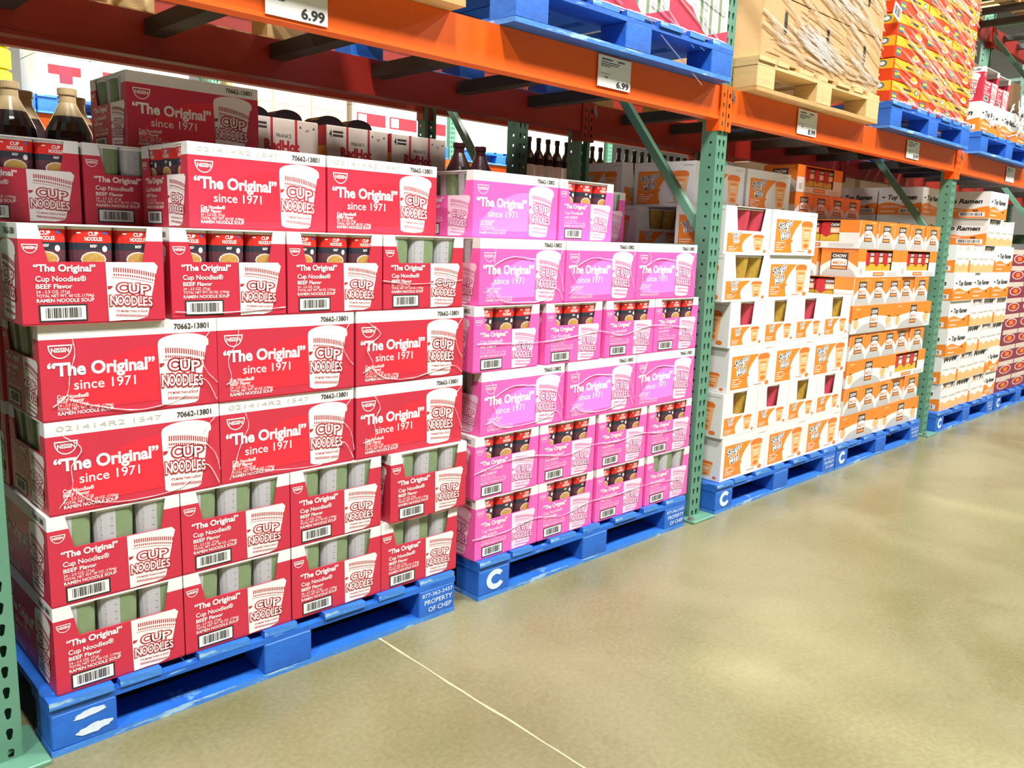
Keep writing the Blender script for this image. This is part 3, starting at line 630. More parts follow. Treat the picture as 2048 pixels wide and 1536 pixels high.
def soup_kit(fw, fd, front, left=None):
    S = sides(fw, fd); b = MB(); T = .003; kit = []
    b.box(-fw/2, fw/2, -fd/2, fd/2, 0, T, 'white_card'); b.box(-fw/2, fw/2, -fd/2, fd/2, SH-T, SH, 'white_card'); b.box(-fw/2+T, fw/2-T, -fd/2+T, fd/2-T, .088, .091, 'grey_ink')
    for sd, w_ in (('front', fw), ('left', fd), ('back', fw), ('right', fd)):
        fn = S[sd]; a = T if sd in ('left', 'right') else 0
        kind = front if sd == 'front' else (left or ('win' if front == 'long' else 'long')) if sd == 'left' else 'plain'
        if kind != 'win': b.slab([(a, T), (w_-a, T), (w_-a, SH-T), (a, SH-T)], fn, -T, 0, 'white_card')
        p, lg, cp = MB(), MB(), MB()
        if kind == 'long':
            orange_panel(p, fn, .07*w_, .66*w_, .06*SH, .80*SH, 's_orange')
            for k in range(4): rect(p, fn, .10*w_, (.34-.03*k)*w_, (.27-.05*k)*SH, (.285-.05*k)*SH, 'white_ink', .0008)
            soup_logo(lg, fn, .13*w_, .45*w_, .55*SH); soup_cup_pic(cp, fn, .64*w_, .90*w_, .14*SH, .80*SH)
            rect(p, fn, .58*w_, .76*w_, .085*SH, .10*SH, 's_deep', .0006); pol(p, fn, ell(.88*w_, .10*SH, .045*w_, .05*SH, 12), 's_deep', .0007); rect(p, fn, .80*w_, .97*w_, .905*SH, .925*SH, 'grey_ink', .0006)
        elif kind == 'win':
            if w_ > .34: c0, (a0, a1, b0, b1) = .50*SH, (.27*w_, .80*w_, .22*w_, .87*w_)
            else: c0, (a0, a1, b0, b1) = .48*SH, (.30*w_, .64*w_, .27*w_, .68*w_)
            b.slab([(a, T), (w_-a, T), (w_-a, c0), (a, c0)], fn, -T, 0, 'white_card')
            b.slab([(a, c0), (a0, c0), (b0, SH-T), (a, SH-T)], fn, -T, 0, 'white_card'); b.slab([(a1, c0), (w_-a, c0), (w_-a, SH-T), (b1, SH-T)], fn, -T, 0, 'white_card')
            orange_panel(p, fn, .06*w_, .60*w_, .05*SH, .44*SH, 's_orange')
            for k in range(3): rect(p, fn, .09*w_, (.30-.03*k)*w_, (.15-.035*k)*SH, (.16-.035*k)*SH, 'white_ink', .0008)
            soup_logo(lg, fn, .16*w_, .36*w_, .33*SH); soup_cup_pic(cp, fn, .62*w_, .86*w_, .09*SH, .43*SH)
            pol(p, fn, ell(.90*w_, .075*SH, .035*w_, .035*SH, 10), 's_deep', .0007)
        if kind != 'plain': kit += [('printed_panel', p.mesh('printed_panel')), ('logo', lg.mesh('logo')), ('cup_picture', cp.mesh('cup_picture'))]
    return [('body', b.mesh('body'))]+kit
SK = {}
def soup_cup_mesh(m):
    b = MB(); b.lathe([(.045, 0, m), (.058, .103, m), (.0595, .105, 'white_ink'), (.0595, .110, 'white_ink'), (.056, .112, 'white_ink')], m, 20); return b.mesh('soup_cup')
SC = [soup_cup_mesh('s_pack_pink'), soup_cup_mesh('s_pack_yellow')]
def soup_carton(x, y, z, fw, fd, front, label, group, win=None, where=None, seed=0, left=None):
    k = (fw, fd, front, left)
    if k not in SK: SK[k] = soup_kit(*k)
    put(SK[k], 'soup_carton', label, 'carton', (x+fw/2, y+fd/2, z), 0, group)
    if win:
        w_ = fw if front == 'win' else fd
        ps = [(.20, 0), (.51, 1), (.82, 1)] if w_ > .34 else [(.295, 0), (.70, 1)]
        for i, (u, c) in enumerate(ps):
            c = (c+seed) % 2
            q = (x+u*w_, y+.066) if front == 'win' else (x+.066, y+fd-u*w_)
            tag(obj('soup_cup', SC[c], None, (q[0], q[1], z+.0912)), '%s soup cup, %s, in the window of %s' % (('pink', 'yellow')[c], (('left', 'right') if len(ps) == 2 else WHERE3)[i], where), 'cup', 'soup cups in carton windows')
zz = PH; SX = 2.835
for li in range(4):
    if li % 2 == 0:
        for i in range(3): soup_carton(SX+i*.406, .02, zz, .403, .302, 'long', 'white and orange soup carton, %s layer of the soup stack, %s' % (LAYER[li], ordinal(i, 3)), 'front soup cartons', i == 0, 'the left side, %s soup layer' % LAYER[li], li)
    else:
        for i in range(4): soup_carton(SX-.02+i*.306, .02, zz, .302, .402, 'win', 'windowed soup carton, %s layer of the soup stack, %s' % (LAYER[li], ordinal(i, 4)), 'front soup cartons', True, '%s carton, %s soup layer' % (ordinal(i, 4), LAYER[li]), i+li//2)
    for i in range(3): soup_carton(SX+i*.406, .43, zz, .403, .402, 'long', 'soup carton hidden behind the front row, %s layer, %s' % (LAYER[li], ordinal(i, 3)), 'hidden soup cartons')
    zz += SH+.001
Z5S = zz; Z6S = Z5S+SH+.001; Z7S = Z6S+SH+.001
for li, z_ in ((4, Z5S), (5, Z6S)):
    soup_carton(2.735, .02 if li == 4 else .03, z_, .385, .26, 'win', 'wide windowed soup carton, %s layer of the soup stack beside the green upright' % LAYER[li], 'front soup cartons', True, 'the wide carton, %s soup layer' % LAYER[li], li)
    soup_carton(3.125, .03 if li == 4 else .02, z_, .43, .385, 'long', 'bright soup carton, %s layer, at the upper right end of the soup stack' % LAYER[li], 'front soup cartons')
soup_carton(2.76, .53, Z5S, .385, .44, 'win', 'hidden soup carton under the shaded windowed one', 'hidden soup cartons')
soup_carton(3.16, .53, Z5S, .43, .385, 'long', 'hidden soup carton under the shaded orange one', 'hidden soup cartons')
soup_carton(2.76, .53, Z6S, .385, .44, 'win', 'shaded windowed soup carton behind the diagonal brace, lower one', 'rear soup cartons', True, 'the lower shaded carton behind the brace', 0)
soup_carton(3.16, .53, Z6S, .43, .385, 'long', 'hidden soup carton behind the front row beside the upright', 'rear soup cartons')
soup_carton(2.79, .66, Z7S, .37, .30, 'win', 'shaded windowed soup carton behind the diagonal brace, upper one', 'rear soup cartons', True, 'the upper shaded carton behind the brace', 1)
soup_carton(3.165, .66, Z7S, .43, .30, 'long', 'hidden soup carton behind the shaded top cartons', 'hidden soup cartons', left='long')
soup_carton(2.88, .30, Z7S, .43, .355, 'long', 'shaded soup carton on top of the soup stack just right of the upright', 'rear soup cartons', left='long')
soup_carton(3.335, .30, Z7S, .44, .32, 'long', 'shaded soup carton on top of the soup stack beside the chow mein cartons', 'rear soup cartons')
soup_carton(3.62, .30, Z6S, .41, .40, 'long', 'hidden soup carton under the shaded top carton', 'hidden soup cartons')
soup_carton(3.62, .30, Z5S, .41, .40, 'long', 'hidden lower soup carton behind the bright end carton', 'hidden soup cartons')

# ------------------------------------------------------------------ chow mein cartons
HW, HD, HH = .572, .213, .155
def chow_logo(mb, fn, cu, v0, w_, h_):
    rect(mb, fn, cu-w_/2, cu+w_/2, v0, v0+h_, 'c_logo', .0009); rect(mb, fn, cu-w_*.45, cu+w_*.45, v0+.24*h_, v0+.58*h_, 'white_ink', .0012)
    pol(mb, fn, [(cu-w_*.45, v0+.56*h_)]+[(cu+w_*.45*math.cos(t), v0+.56*h_+.10*h_*math.sin(t)) for t in [math.pi*i/8 for i in range(9)]], 'white_ink', .0011)
    text(mb, 'CHOW', fn, cu-w_*.40, cu+w_*.40, v0+.72*h_, 'white_ink', .0012, .03, h=.18*h_); text(mb, 'MEIN', fn, cu-w_*.36, cu+w_*.36, v0+.30*h_, 's_deep', .0015, .01, h=.2*h_)
    rect(mb, fn, cu-w_*.45, cu+w_*.45, v0+.04*h_, v0+.19*h_, 's_deep', .0012); rect(mb, fn, cu-w_*.34, cu+w_*.34, v0+.09*h_, v0+.14*h_, 's_pale', .0015)
def chow_kit(front):
    fw, fd = (HW, HD) if front != 'short' else (HD, HW); S = sides(fw, fd); b = MB(); T = .003; kit = []
    b.box(-fw/2, fw/2, -fd/2, fd/2, 0, T, 'c_grey'); b.box(-fw/2, fw/2, -fd/2, fd/2, HH-T, HH, 'c_orange')
    for sd, w_ in (('front', fw), ('left', fd), ('back', fw), ('right', fd)):
        fn = S[sd]; a = T if sd in ('left', 'right') else 0
        kind = front if sd == 'front' else ('short' if front != 'short' else 'window') if sd == 'left' else 'plain_wall'
        p, lg = MB(), MB()
        if kind != 'window': b.slab([(a, T), (w_-a, T), (w_-a, HH-T), (a, HH-T)], fn, -T, 0, 'white_card')
        if kind == 'window':
            u0, u1, v0 = .17*w_, .80*w_, .24*HH
            b.slab([(a, T), (w_-a, T), (w_-a, v0), (a, v0)], fn, -T, 0, 'white_card')
            for (x0, x1) in ((a, u0), (u1, w_-a)):
                b.slab([(x0, v0), (x1, v0), (x1, .56*HH), (x0, .56*HH)], fn, -T, 0, 'white_card'); b.slab([(x0, .56*HH), (x1, .56*HH), (x1, HH-T), (x0, HH-T)], fn, -T, 0, 'c_orange')
            rect(p, fn, .36*w_, .62*w_, .05*HH, .19*HH, 'c_bar', .0006); rect(p, fn, .38*w_, .60*w_, .09*HH, .15*HH, 's_pale', .001)
            for k in range(3): rect(p, fn, .70*w_, .95*w_, (.05+.05*k)*HH, (.075+.05*k)*HH, 'grey_ink', .0006)
            rect(p, fn, .05*w_, .11*w_, .12*HH, .34*HH, 'grey_ink', .0006)
        elif kind in ('plain', 'short'):
            n = 14; cu = .52 if kind == 'plain' else .5
            arc = [(w_*t, HH*(.50+.12*math.sin(math.pi*min(1, max(0, (t-.05)/.9)))) if kind == 'plain' else HH*(.36+.30*math.sin(math.pi*t))) for t in [i/n for i in range(n+1)]]
            pol(p, fn, [(w_, HH*.995), (0, HH*.995)]+arc, 'c_orange', .0005)
            ar2 = [(w_*((.10 if kind == 'plain' else .03)+(.72 if kind == 'plain' else .94)*t), HH*.03+HH*(.36 if kind == 'plain' else .40)*math.sin(math.pi*t)**.6) for t in [i/n for i in range(n+1)]]
            pol(p, fn, ar2, 'c_grey', .0006)
            if kind == 'plain':
                pol(p, fn, ell(.09*w_, .36*HH, .055*w_, .20*HH, 12), 's_pale', .0005); pol(p, fn, ell(.86*w_, .40*HH, .07*w_, .18*HH, 12), 's_pale', .0005)
                for k in range(3): rect(p, fn, .80*w_, .95*w_, (.10+.05*k)*HH, (.12+.05*k)*HH, 'grey_ink', .0008)
                rect(p, fn, .08*w_, .18*w_, .68*HH, .74*HH, 's_deep', .0008); rect(p, fn, .06*w_, .16*w_, .86*HH, .91*HH, 's_pale', .0008)
                chow_logo(lg, fn, .50*w_, .18*HH, .17*w_, .72*HH)
            else:
                rect(p, fn, .62*w_, .90*w_, .90*HH, .935*HH, 's_pale', .0008); chow_logo(lg, fn, .5*w_, .26*HH, .46*w_, .60*HH)
        if kind not in ('plain_wall',):
            kit.append(('printed_panel', p.mesh('printed_panel')))
            if lg.v: kit.append(('logo', lg.mesh('logo')))
    return [('body', b.mesh('body'))]+kit
HK = {k: chow_kit(k) for k in ('plain', 'window', 'short')}
def chow_pack_kit():
    b, p = MB(), MB(); w_, h_ = .118, .140
    b.rbox(-w_/2, w_/2, -.035, .035, 0, h_*.56, 'pack_yellow', .008); b.rbox(-w_/2, w_/2, -.035, .035, h_*.56, h_, 'pack_red', .010)
    fn = lambda u, v, e: (u-w_/2, -.035-e, v)
    pol(p, fn, [(.02*w_, h_*.57), (.35*w_, h_*.40), (.68*w_, h_*.57)], 'pack_red', .0012)
    rect(p, fn, .52*w_, .98*w_, h_*.80, h_*.98, 'black_ink', .0012); rect(p, fn, .54*w_, .98*w_, h_*.57, h_*.79, 's_pale', .0012)
    text(p, 'CHOW', fn, .55*w_, .96*w_, h_*.84, 'white_ink', .0016, .03, h=h_*.10); text(p, 'MEIN', fn, .57*w_, .95*w_, h_*.61, 'white_ink', .0016, .03, h=h_*.13)
    return [('pouch', b.mesh('pouch')), ('pouch_print', p.mesh('pouch_print'))]
HP = chow_pack_kit()
def chow_carton(x, y, z, front, label, group, packs=None):
    fw, fd = (HW, HD) if front != 'short' else (HD, HW)
    put(HK[front], 'chow_mein_carton', label, 'carton', (x+fw/2, y+fd/2, z), 0, group)
    if packs:
        for i in range(3):
            u = (.17+.63*(i+.5)/3)*HW
            loc, rz = ((x+u, y+.042, z+.0035), 0) if front != 'short' else ((x+.042, y+fd-u, z+.0035), -math.pi/2)
            put(HP, 'chow_mein_pack', 'red and yellow chow mein pack, %s, in window of %s' % (WHERE3[i], packs), 'pack', loc, rz, 'chow mein packs in carton windows')
hx = 4.06; zz = PH
ROWS = ['plain plain', 'short'*1, 'plain window', 'short', 'plain plain', 'short', 'window window', 'short']
for li, rw in enumerate(ROWS):
    if rw == 'short':
        n = 5
        xs = [0, .216, .432, .648, .864] if li != 7 else [0, .245, .468, .74, .96]
        for i in range(n): chow_carton(hx+xs[i]+(.02 if li in (1, 3) else 0), .02+(.012 if i == 3 else 0), zz, 'short', 'chow mein carton end-on, %s layer of the chow mein stack, %s' % (LAYER[li], ordinal(i, n)), 'front chow mein cartons', 'the end-on carton, %s layer' % LAYER[li] if (i == 0 and li in (5, 7)) else None)
    else:
        for i, k in enumerate(rw.split()): chow_carton(hx-.005+i*.577+(.02 if li in (2, 6) else 0), .02-(.008 if li == 4 else 0), zz, k, '%s chow mein carton lengthwise, %s layer of its stack, %s one' % ('windowed' if k == 'window' else 'orange and grey', LAYER[li], ('left', 'right')[i]), 'front chow mein cartons', ('the %s carton, %s layer' % (('left', 'right')[i], LAYER[li])) if k == 'window' else None)
        for i in range(2): chow_carton(hx+i*.577, .25, zz, 'plain', 'chow mein carton hidden behind the front row, %s layer, %s one' % (LAYER[li], ('left', 'right')[i]), 'hidden chow mein cartons')
    zz += HH+.001
for i in range(4): chow_carton(hx+.03+i*.216, .43, zz, 'short', 'shaded chow mein carton end-on behind the top row, %s' % ordinal(i, 4), 'rear chow mein cartons')
chow_carton(hx+.03, .43, zz+HH+.001, 'window', 'shaded windowed chow mein carton standing highest behind the soup cartons', 'rear chow mein cartons', 'the highest shaded carton')

# ------------------------------------------------------------------ ramen cartons
RW, RD, RH = .402, .300, .190
def ramen_face(p, lt, fn, w_, small, big=True, code=False):
    H_ = RH; n = 14
    wave = [(w_*t, H_*(.40+.10*math.sin(2.6*t*math.pi-.4)*(.6 if big else 1))) for t in [i/n for i in range(n+1)]]
    pol(p, fn, [(0, H_*.02)]+[(w_, H_*.02)]+list(reversed(wave)), 's_orange', .0005)
    text(lt, 'Top Ramen', fn, w_*.22, w_*.88, H_*.56, 'black_ink', .0008, .04, h=H_*.17, shear=.2)
    pol(lt, fn, ell(w_*.12, H_*.665, w_*.045, H_*.055, 10, math.pi, 2*math.pi), 'black_ink', .0008)
    if big:
        text(lt, 'CHICKEN Flavor', fn, w_*.08, w_*.58, H_*.27, 'white_ink', .0008, .01, h=H_*.07); text(lt, '48', fn, w_*.72, w_*.82, H_*.25, 'black_ink', .0008, .03, h=H_*.085)
        rect(p, fn, .08*w_, .40*w_, .12*H_, .15*H_, 'white_ink', .0007)
        if code: rect(p, fn, .50*w_, .94*w_, .07*H_, .24*H_, 'white_card', .0008); bars(p, fn, .54*w_, .90*w_, .10*H_, .21*H_, .0012, 20, 5)
    else:
        pol(p, fn, ell(w_*.45, H_*.20, w_*.22, H_*.09, 12), 's_pale', .0007); rect(p, fn, .66*w_, .92*w_, .05*H_, .26*H_, 'c_grey', .0007); rect(p, fn, .05*w_, .40*w_, .03*H_, .10*H_, 'white_card', .0007)
def ramen_kit(fw, fd, front):
    S = sides(fw, fd); b = MB(); T = .003; kit = []; hz = .74*RH
    b.box(-fw/2, fw/2, -fd/2, fd/2, 0, T, 'white_card')
    if front != 'open': b.box(-fw/2, fw/2, -fd/2, fd/2, RH-T, RH, 'white_card')
    for sd, w_ in (('front', fw), ('left', fd), ('back', fw), ('right', fd)):
        fn = S[sd]; a = T if sd in ('left', 'right') else 0; p, lt = MB(), MB()
        if front == 'open' and sd == 'front':
            b.slab([(a, T), (w_-a, T), (w_-a, hz), (a, hz)], fn, -T, 0, 'white_card')
            k = 6
            for q in range(k): b.slab([(w_*q/k, hz), (w_*(q+1)/k, hz), (w_*(q+.5)/k, hz+.02)], fn, -T, 0, 'white_card')
            for (x0, x1, x2) in ((0, .10*w_, .05*w_), (w_*.90, w_, w_*.95)): b.slab([(x0, hz), (x1, hz), (x1 if x0 == 0 else x1, RH), (x0 if x0 == 0 else x2, RH)], fn, -T, 0, 'white_card')
        else: b.slab([(a, T), (w_-a, T), (w_-a, RH-T), (a, RH-T)], fn, -T, 0, 'white_card')
        if sd in ('front', 'left'):
            if sd == 'front' and front == 'open':
                for j in range(2):
                    f2 = (lambda u, v, e, j=j: fn(u+j*w_*.5, v, e))
                    wv = [(w_*.5*t, RH*(.30+.05*math.sin(2*math.pi*t))) for t in [i/8 for i in range(9)]]
                    pol(p, f2, [(0, RH*.02), (w_*.5, RH*.02)]+list(reversed(wv)), 's_pale', .0005)
                    text(lt, 'Top Ramen', f2, w_*.10, w_*.46, RH*.48, 'grey_ink', .0008, .03, h=RH*.075, shear=.25); pol(lt, f2, ell(w_*.06, RH*.53, w_*.025, RH*.035, 8, math.pi, 2*math.pi), 'grey_ink', .0008)
            else: ramen_face(p, lt, fn, w_, False, big=(w_ > .35 or sd == 'left'), code=(sd == 'left'))
            kit += [('printed_panel', p.mesh('printed_panel')), ('lettering', lt.mesh('lettering'))]
    return [('body', b.mesh('body'))]+kit
RK = {}
def ramen_pack_mesh():
    b = MB(); b.rbox(-.062, .062, -.05, .05, 0, .052, 's_pale', .012); b.rbox(-.05, .05, -.052, -.04, .02, .05, 'white_card', .005); return b.mesh('ramen_pack')
RP = ramen_pack_mesh()
def ramen_carton(x, y, z, fw, fd, front, label, group, packs=None):
    k = (fw, fd, front)
    if k not in RK: RK[k] = ramen_kit(*k)
    put(RK[k], 'ramen_carton', label, 'carton', (x+fw/2, y+fd/2, z), 0, group)
    if packs:
        sh = MB(); 
        for i in range(2): tag(obj('ramen_pack', RP, None, (x+fw*(.27+.46*i), y+.075, z+RH*.70)), 'pale ramen pack, %s, in %s' % (('left', 'right')[i], packs), 'pack', 'ramen packs in open cartons')
rx = 5.60; zz = PH
RR = [[('open', .305), ('open', .305), ('open', .305), ('closed', .305)], [('open', .305), ('open', .305), ('open', .305), ('closed', .305)], [('closed', .402), ('open', .27), ('open', .27), ('open', .27)], [('closed', .402), ('open', .27), ('open', .27), ('open', .27)],
      [('closed', .402), ('closed', .402), ('closed', .402)], [('open', .27), ('open', .27), ('open', .27), ('closed', .402)]]
for li, row in enumerate(RR):
    x = rx-(.01 if li == 1 else 0)
    for i, (k, wd) in enumerate(row):
        lab = '%s ramen carton, %s layer of the ramen stack, %s' % ('open' if k == 'open' else 'closed', LAYER[li], ordinal(i, len(row)))
        ramen_carton(x, .02+(.01*((i+li) % 2)), zz, wd-.002, .402, k, lab, 'front ramen cartons', ('%s carton, %s ramen layer' % (ordinal(i, len(row)), LAYER[li])) if k == 'open' else None); x += wd
    for i in range(3): ramen_carton(rx+i*.404, .44, zz, .402, .402, 'closed', 'ramen carton hidden behind the front row, %s layer, %s' % (LAYER[li], ordinal(i, 3)), 'hidden ramen cartons')
    zz += RH+.001
ramen_carton(6.17, .03, zz, .30, .402, 'open', 'open ramen carton, seventh layer, left one beside a long printed side', 'upper ramen cartons', 'left carton, seventh ramen layer')
ramen_carton(6.475, .03, zz, .30, .402, 'open', 'open ramen carton, seventh layer, right one at the edge of the frame', 'upper ramen cartons', 'right carton, seventh ramen layer')
ramen_carton(6.15, .03, zz+RH+.001, .40, .402, 'closed', 'bright ramen carton standing on top of the open ones under the orange beam', 'upper ramen cartons')
for i, yy in enumerate((.29, .60)):
    ramen_carton(5.60, yy, zz, .402, .30, 'closed', 'hidden ramen carton of the seventh layer, %s' % ('nearer', 'farther')[i], 'hidden ramen cartons')
    ramen_carton(5.60, yy, zz+RH+.001, .402, .30, 'closed', 'shaded ramen carton behind the diagonal brace, %s of two' % ('nearer', 'farther')[i], 'rear ramen cartons')
# dark red cartons on the last pallet
def red_box_kit(w_, d, h):
    b, p = MB(), MB(); b.rbox(-w_/2, w_/2, -d/2, d/2, 0, h, 'magenta_tray', .003, 'hot_white'); S = sides(w_, d)
    for sd, ww in (('front', w_), ('left', d)):
        fn = S[sd]; rect(p, fn, .02*ww, .98*ww, .68*h, .97*h, 'hot_white', .0006); pol(p, fn, ell(.5*ww, .40*h, .38*ww, .28*h, 16), 'hot_white', .0006); pol(p, fn, ell(.5*ww, .40*h, .32*ww, .22*h, 16), 'hot_red', .0010); rect(p, fn, .38*ww, .62*ww, .28*h, .52*h, 'hot_orange', .0014)
    return [('body', b.mesh('body')), ('printed_panel', p.mesh('printed_panel'))]
RBK = red_box_kit(.395, .46, .125)
for li in range(9):
    for i in range(3): put(RBK, 'dark_red_carton', 'dark red carton with an oval print on the last pallet, %s layer, %s' % (LAYER[li], ordinal(i, 3)), 'carton', (6.83+.20+i*.398+(.01 if li % 2 else 0), .26, PH+li*.126), 0, 'dark red cartons')

# ------------------------------------------------------------------ overstock on the shelf above
ZS = ZT+.001; UY = -.035
pallet('wood', -.04, UY, ZS, 'raw wooden pallet on the orange beam above the red stack')
pallet('blue', 1.375, UY, ZS, 'chipped blue pallet on the orange beam above the pink stack')
pallet('wood', 2.79, UY, ZS, 'pale wooden pallet on the orange beam under film-wrapped kraft boxes')
pallet('blue', 4.165, UY, ZS, 'blue pallet on the orange beam under the yellow and red cartons')
pallet('blue', 5.60, UY, ZS, 'blue pallet on the orange beam at upper right under wrapped ramen')
ZU = ZS+PH+.001
def kraft_kit(w_, d, h, holes=True):
    b, p = MB(), MB(); b.rbox(-w_/2, w_/2, -d/2, d/2, 0, h*.93, 'kraft', .004); b.rbox(-w_/2-.004, w_/2+.004, -d/2-.004, d/2+.004, h*.72, h, 'kraft_light', .004)
    S = sides(w_, d)
    if holes:
        for sd, ww in (('front', w_), ('left', d)): pol(p, S[sd], ell(.5*ww, .60*h, .018, .05*h*2, 14), 'black_ink', .001)
    return [('body', b.mesh('body'))]+([('hand_hole', p.mesh('hand_hole'))] if holes else [])
def kraft_kit2(w_, d, h):
    kit = []; b = MB(); b.rbox(-w_/2, w_/2, -d/2, d/2, 0, h, 'kraft', .006, 'kraft_light'); kit.append(('body', b.mesh('body')))
    S = sides(w_, d)
    for sd, ww in (('front', w_), ('left', d)):
        p = MB(); pol(p, S[sd], [(ww*.5+.013*math.cos(t), h*.62+(.034 if math.sin(t) > 0 else -.034)+.013*math.sin(t)) for t in [2*math.pi*i/16 for i in range(16)]], 'black_ink', .0012); kit.append(('hand_hole', p.mesh('hand_hole')))
    return kit
KK = kraft_kit2(.392, .48, .272)
for li in range(3):
    for i in range(3): put(KK, 'kraft_box', 'film-wrapped kraft box with a hand hole on the wooden pallet, %s layer, %s' % (LAYER[li], ordinal(i, 3)), 'box', (2.825+.196+i*.396, UY+.02+.24, ZU+li*.274), 0, 'kraft boxes on the wooden pallet')
KP = kraft_kit(.392, .48, .30, False)  # unseen boxes above the view, added to cast shade below
for i in range(3): put(KP, 'kraft_box', 'unseen shade-casting kraft box on the raw wooden pallet above the red stack, %s' % ordinal(i, 3), 'box', (-.02+.2+i*.404, UY+.02+.25, ZU), 0, 'added kraft boxes above the red stack')
def striped_case_kit(w_, d, h):
    b, p = MB(), MB(); b.rbox(-w_/2, w_/2, -d/2, d/2, 0, h, 'white_card', .006); kit = [('body', b.mesh('body'))]; S = sides(w_, d)
    for sd, ww in (('front', w_), ('left', d)):
        p = MB(); fn = S[sd]
        pol(p, fn, [(0, .02*h), (ww*.62, .02*h), (ww*.36, .42*h), (0, .62*h)], 's_pack_pink', .0008)
        for k in range(6): rect(p, fn, ww*(.50+.08*k), ww*(.545+.08*k), .06*h, .96*h, ('cup_green', 'c_grey')[k % 2], .0006)
        pol(p, fn, [(ww*.55, .02*h), (ww, .02*h), (ww, .24*h)], 's_pack_pink', .001); kit.append(('printed_panel', p.mesh('printed_panel')))
    return kit
SKT = striped_case_kit(.398, .48, .23)
for li in range(2):
    for i in range(3): put(SKT, 'drink_case', 'shrink-wrapped white, red and green case above the pink stack, %s layer, %s' % (LAYER[li], ordinal(i, 3)), 'case', (1.385+.2+i*.401, UY+.27, ZU+li*.232), 0, 'cases on the chipped blue pallet')
def bright_kit(w_, d, h):
    b = MB(); b.rbox(-w_/2, w_/2, -d/2, d/2, 0, h, 'u_red', .006, 'u_yellow'); kit = [('body', b.mesh('body'))]; S = sides(w_, d)
    for sd, ww in (('front', w_), ('left', d)):
        p = MB(); fn = S[sd]
        pol(p, fn, [(.01*ww, .52*h), (.55*ww, .60*h), (.99*ww, .50*h), (.99*ww, .96*h), (.01*ww, .96*h)], 'u_yellow', .0008)
        pol(p, fn, ell(.86*ww, .76*h, .06*ww, .15*h, 12), 'u_teal', .0012); pol(p, fn, ell(.86*ww, .76*h, .035*ww, .09*h, 10), 'white_ink', .0016)
        pol(p, fn, ell(.72*ww, .26*h, .13*ww, .13*h, 12), 'white_ink', .0008); pol(p, fn, ell(.72*ww, .32*h, .09*ww, .13*h, 12), 'u_yellow', .0012)
        rect(p, fn, .03*ww, .20*ww, .12*h, .44*h, 'u_teal', .0008); rect(p, fn, .05*ww, .18*ww, .24*h, .34*h, 'yellow_bag', .0012)
        rect(p, fn, .40*ww, .68*ww, .70*h, .80*h, 'c_logo', .0012); kit.append(('printed_panel', p.mesh('printed_panel')))
    return kit
BK = bright_kit(.392, .46, .1135)
for li in range(7):
    for i in range(3): put(BK, 'snack_carton', 'yellow and red carton on the upper blue pallet, %s layer, %s' % (LAYER[li], ordinal(i, 3)), 'carton', (4.195+.2+i*.396+(.006 if li % 2 else 0), UY+.26, ZU+li*.1145), 0, 'yellow and red cartons')
lb = MB(); lb.box(0, .095, 0, .002, 0, .07, 'white_card'); bars(lb, lambda u, v, e: (u, -e, v), .008, .087, .012, .058, .0008, 16, 9); o = obj('barcode_sticker', lb, None, (4.10, UY+.02, 2.44)); o.rotation_euler = (0, .28, 0); tag(o, 'white barcode sticker hanging at the corner of the yellow and red cartons', 'sticker')
for i in range(3): ramen_carton(5.62+i*.404, UY+.03, ZU, .402, .402, 'closed', 'film-wrapped ramen carton on the upper right pallet, %s' % ordinal(i, 3), 'wrapped ramen cartons')
carton('red', 5.63, UY+.04, ZU+RH+.002, False, 'red noodle carton on the film-wrapped ramen at upper right', 'upper right noodle cartons')
carton('red', 5.94, UY+.06, ZU+RH+.002, False, 'red noodle carton half hidden by bunched film at upper right', 'upper right noodle cartons')
# upper level above the ramen bay
pallet('wood', 5.55, UY, 3.12+.134, 'wooden pallet seen from below on the highest shelf, left one'); pallet('wood', 6.85, UY, 3.12+.134, 'wooden pallet seen from below on the highest shelf, right one')

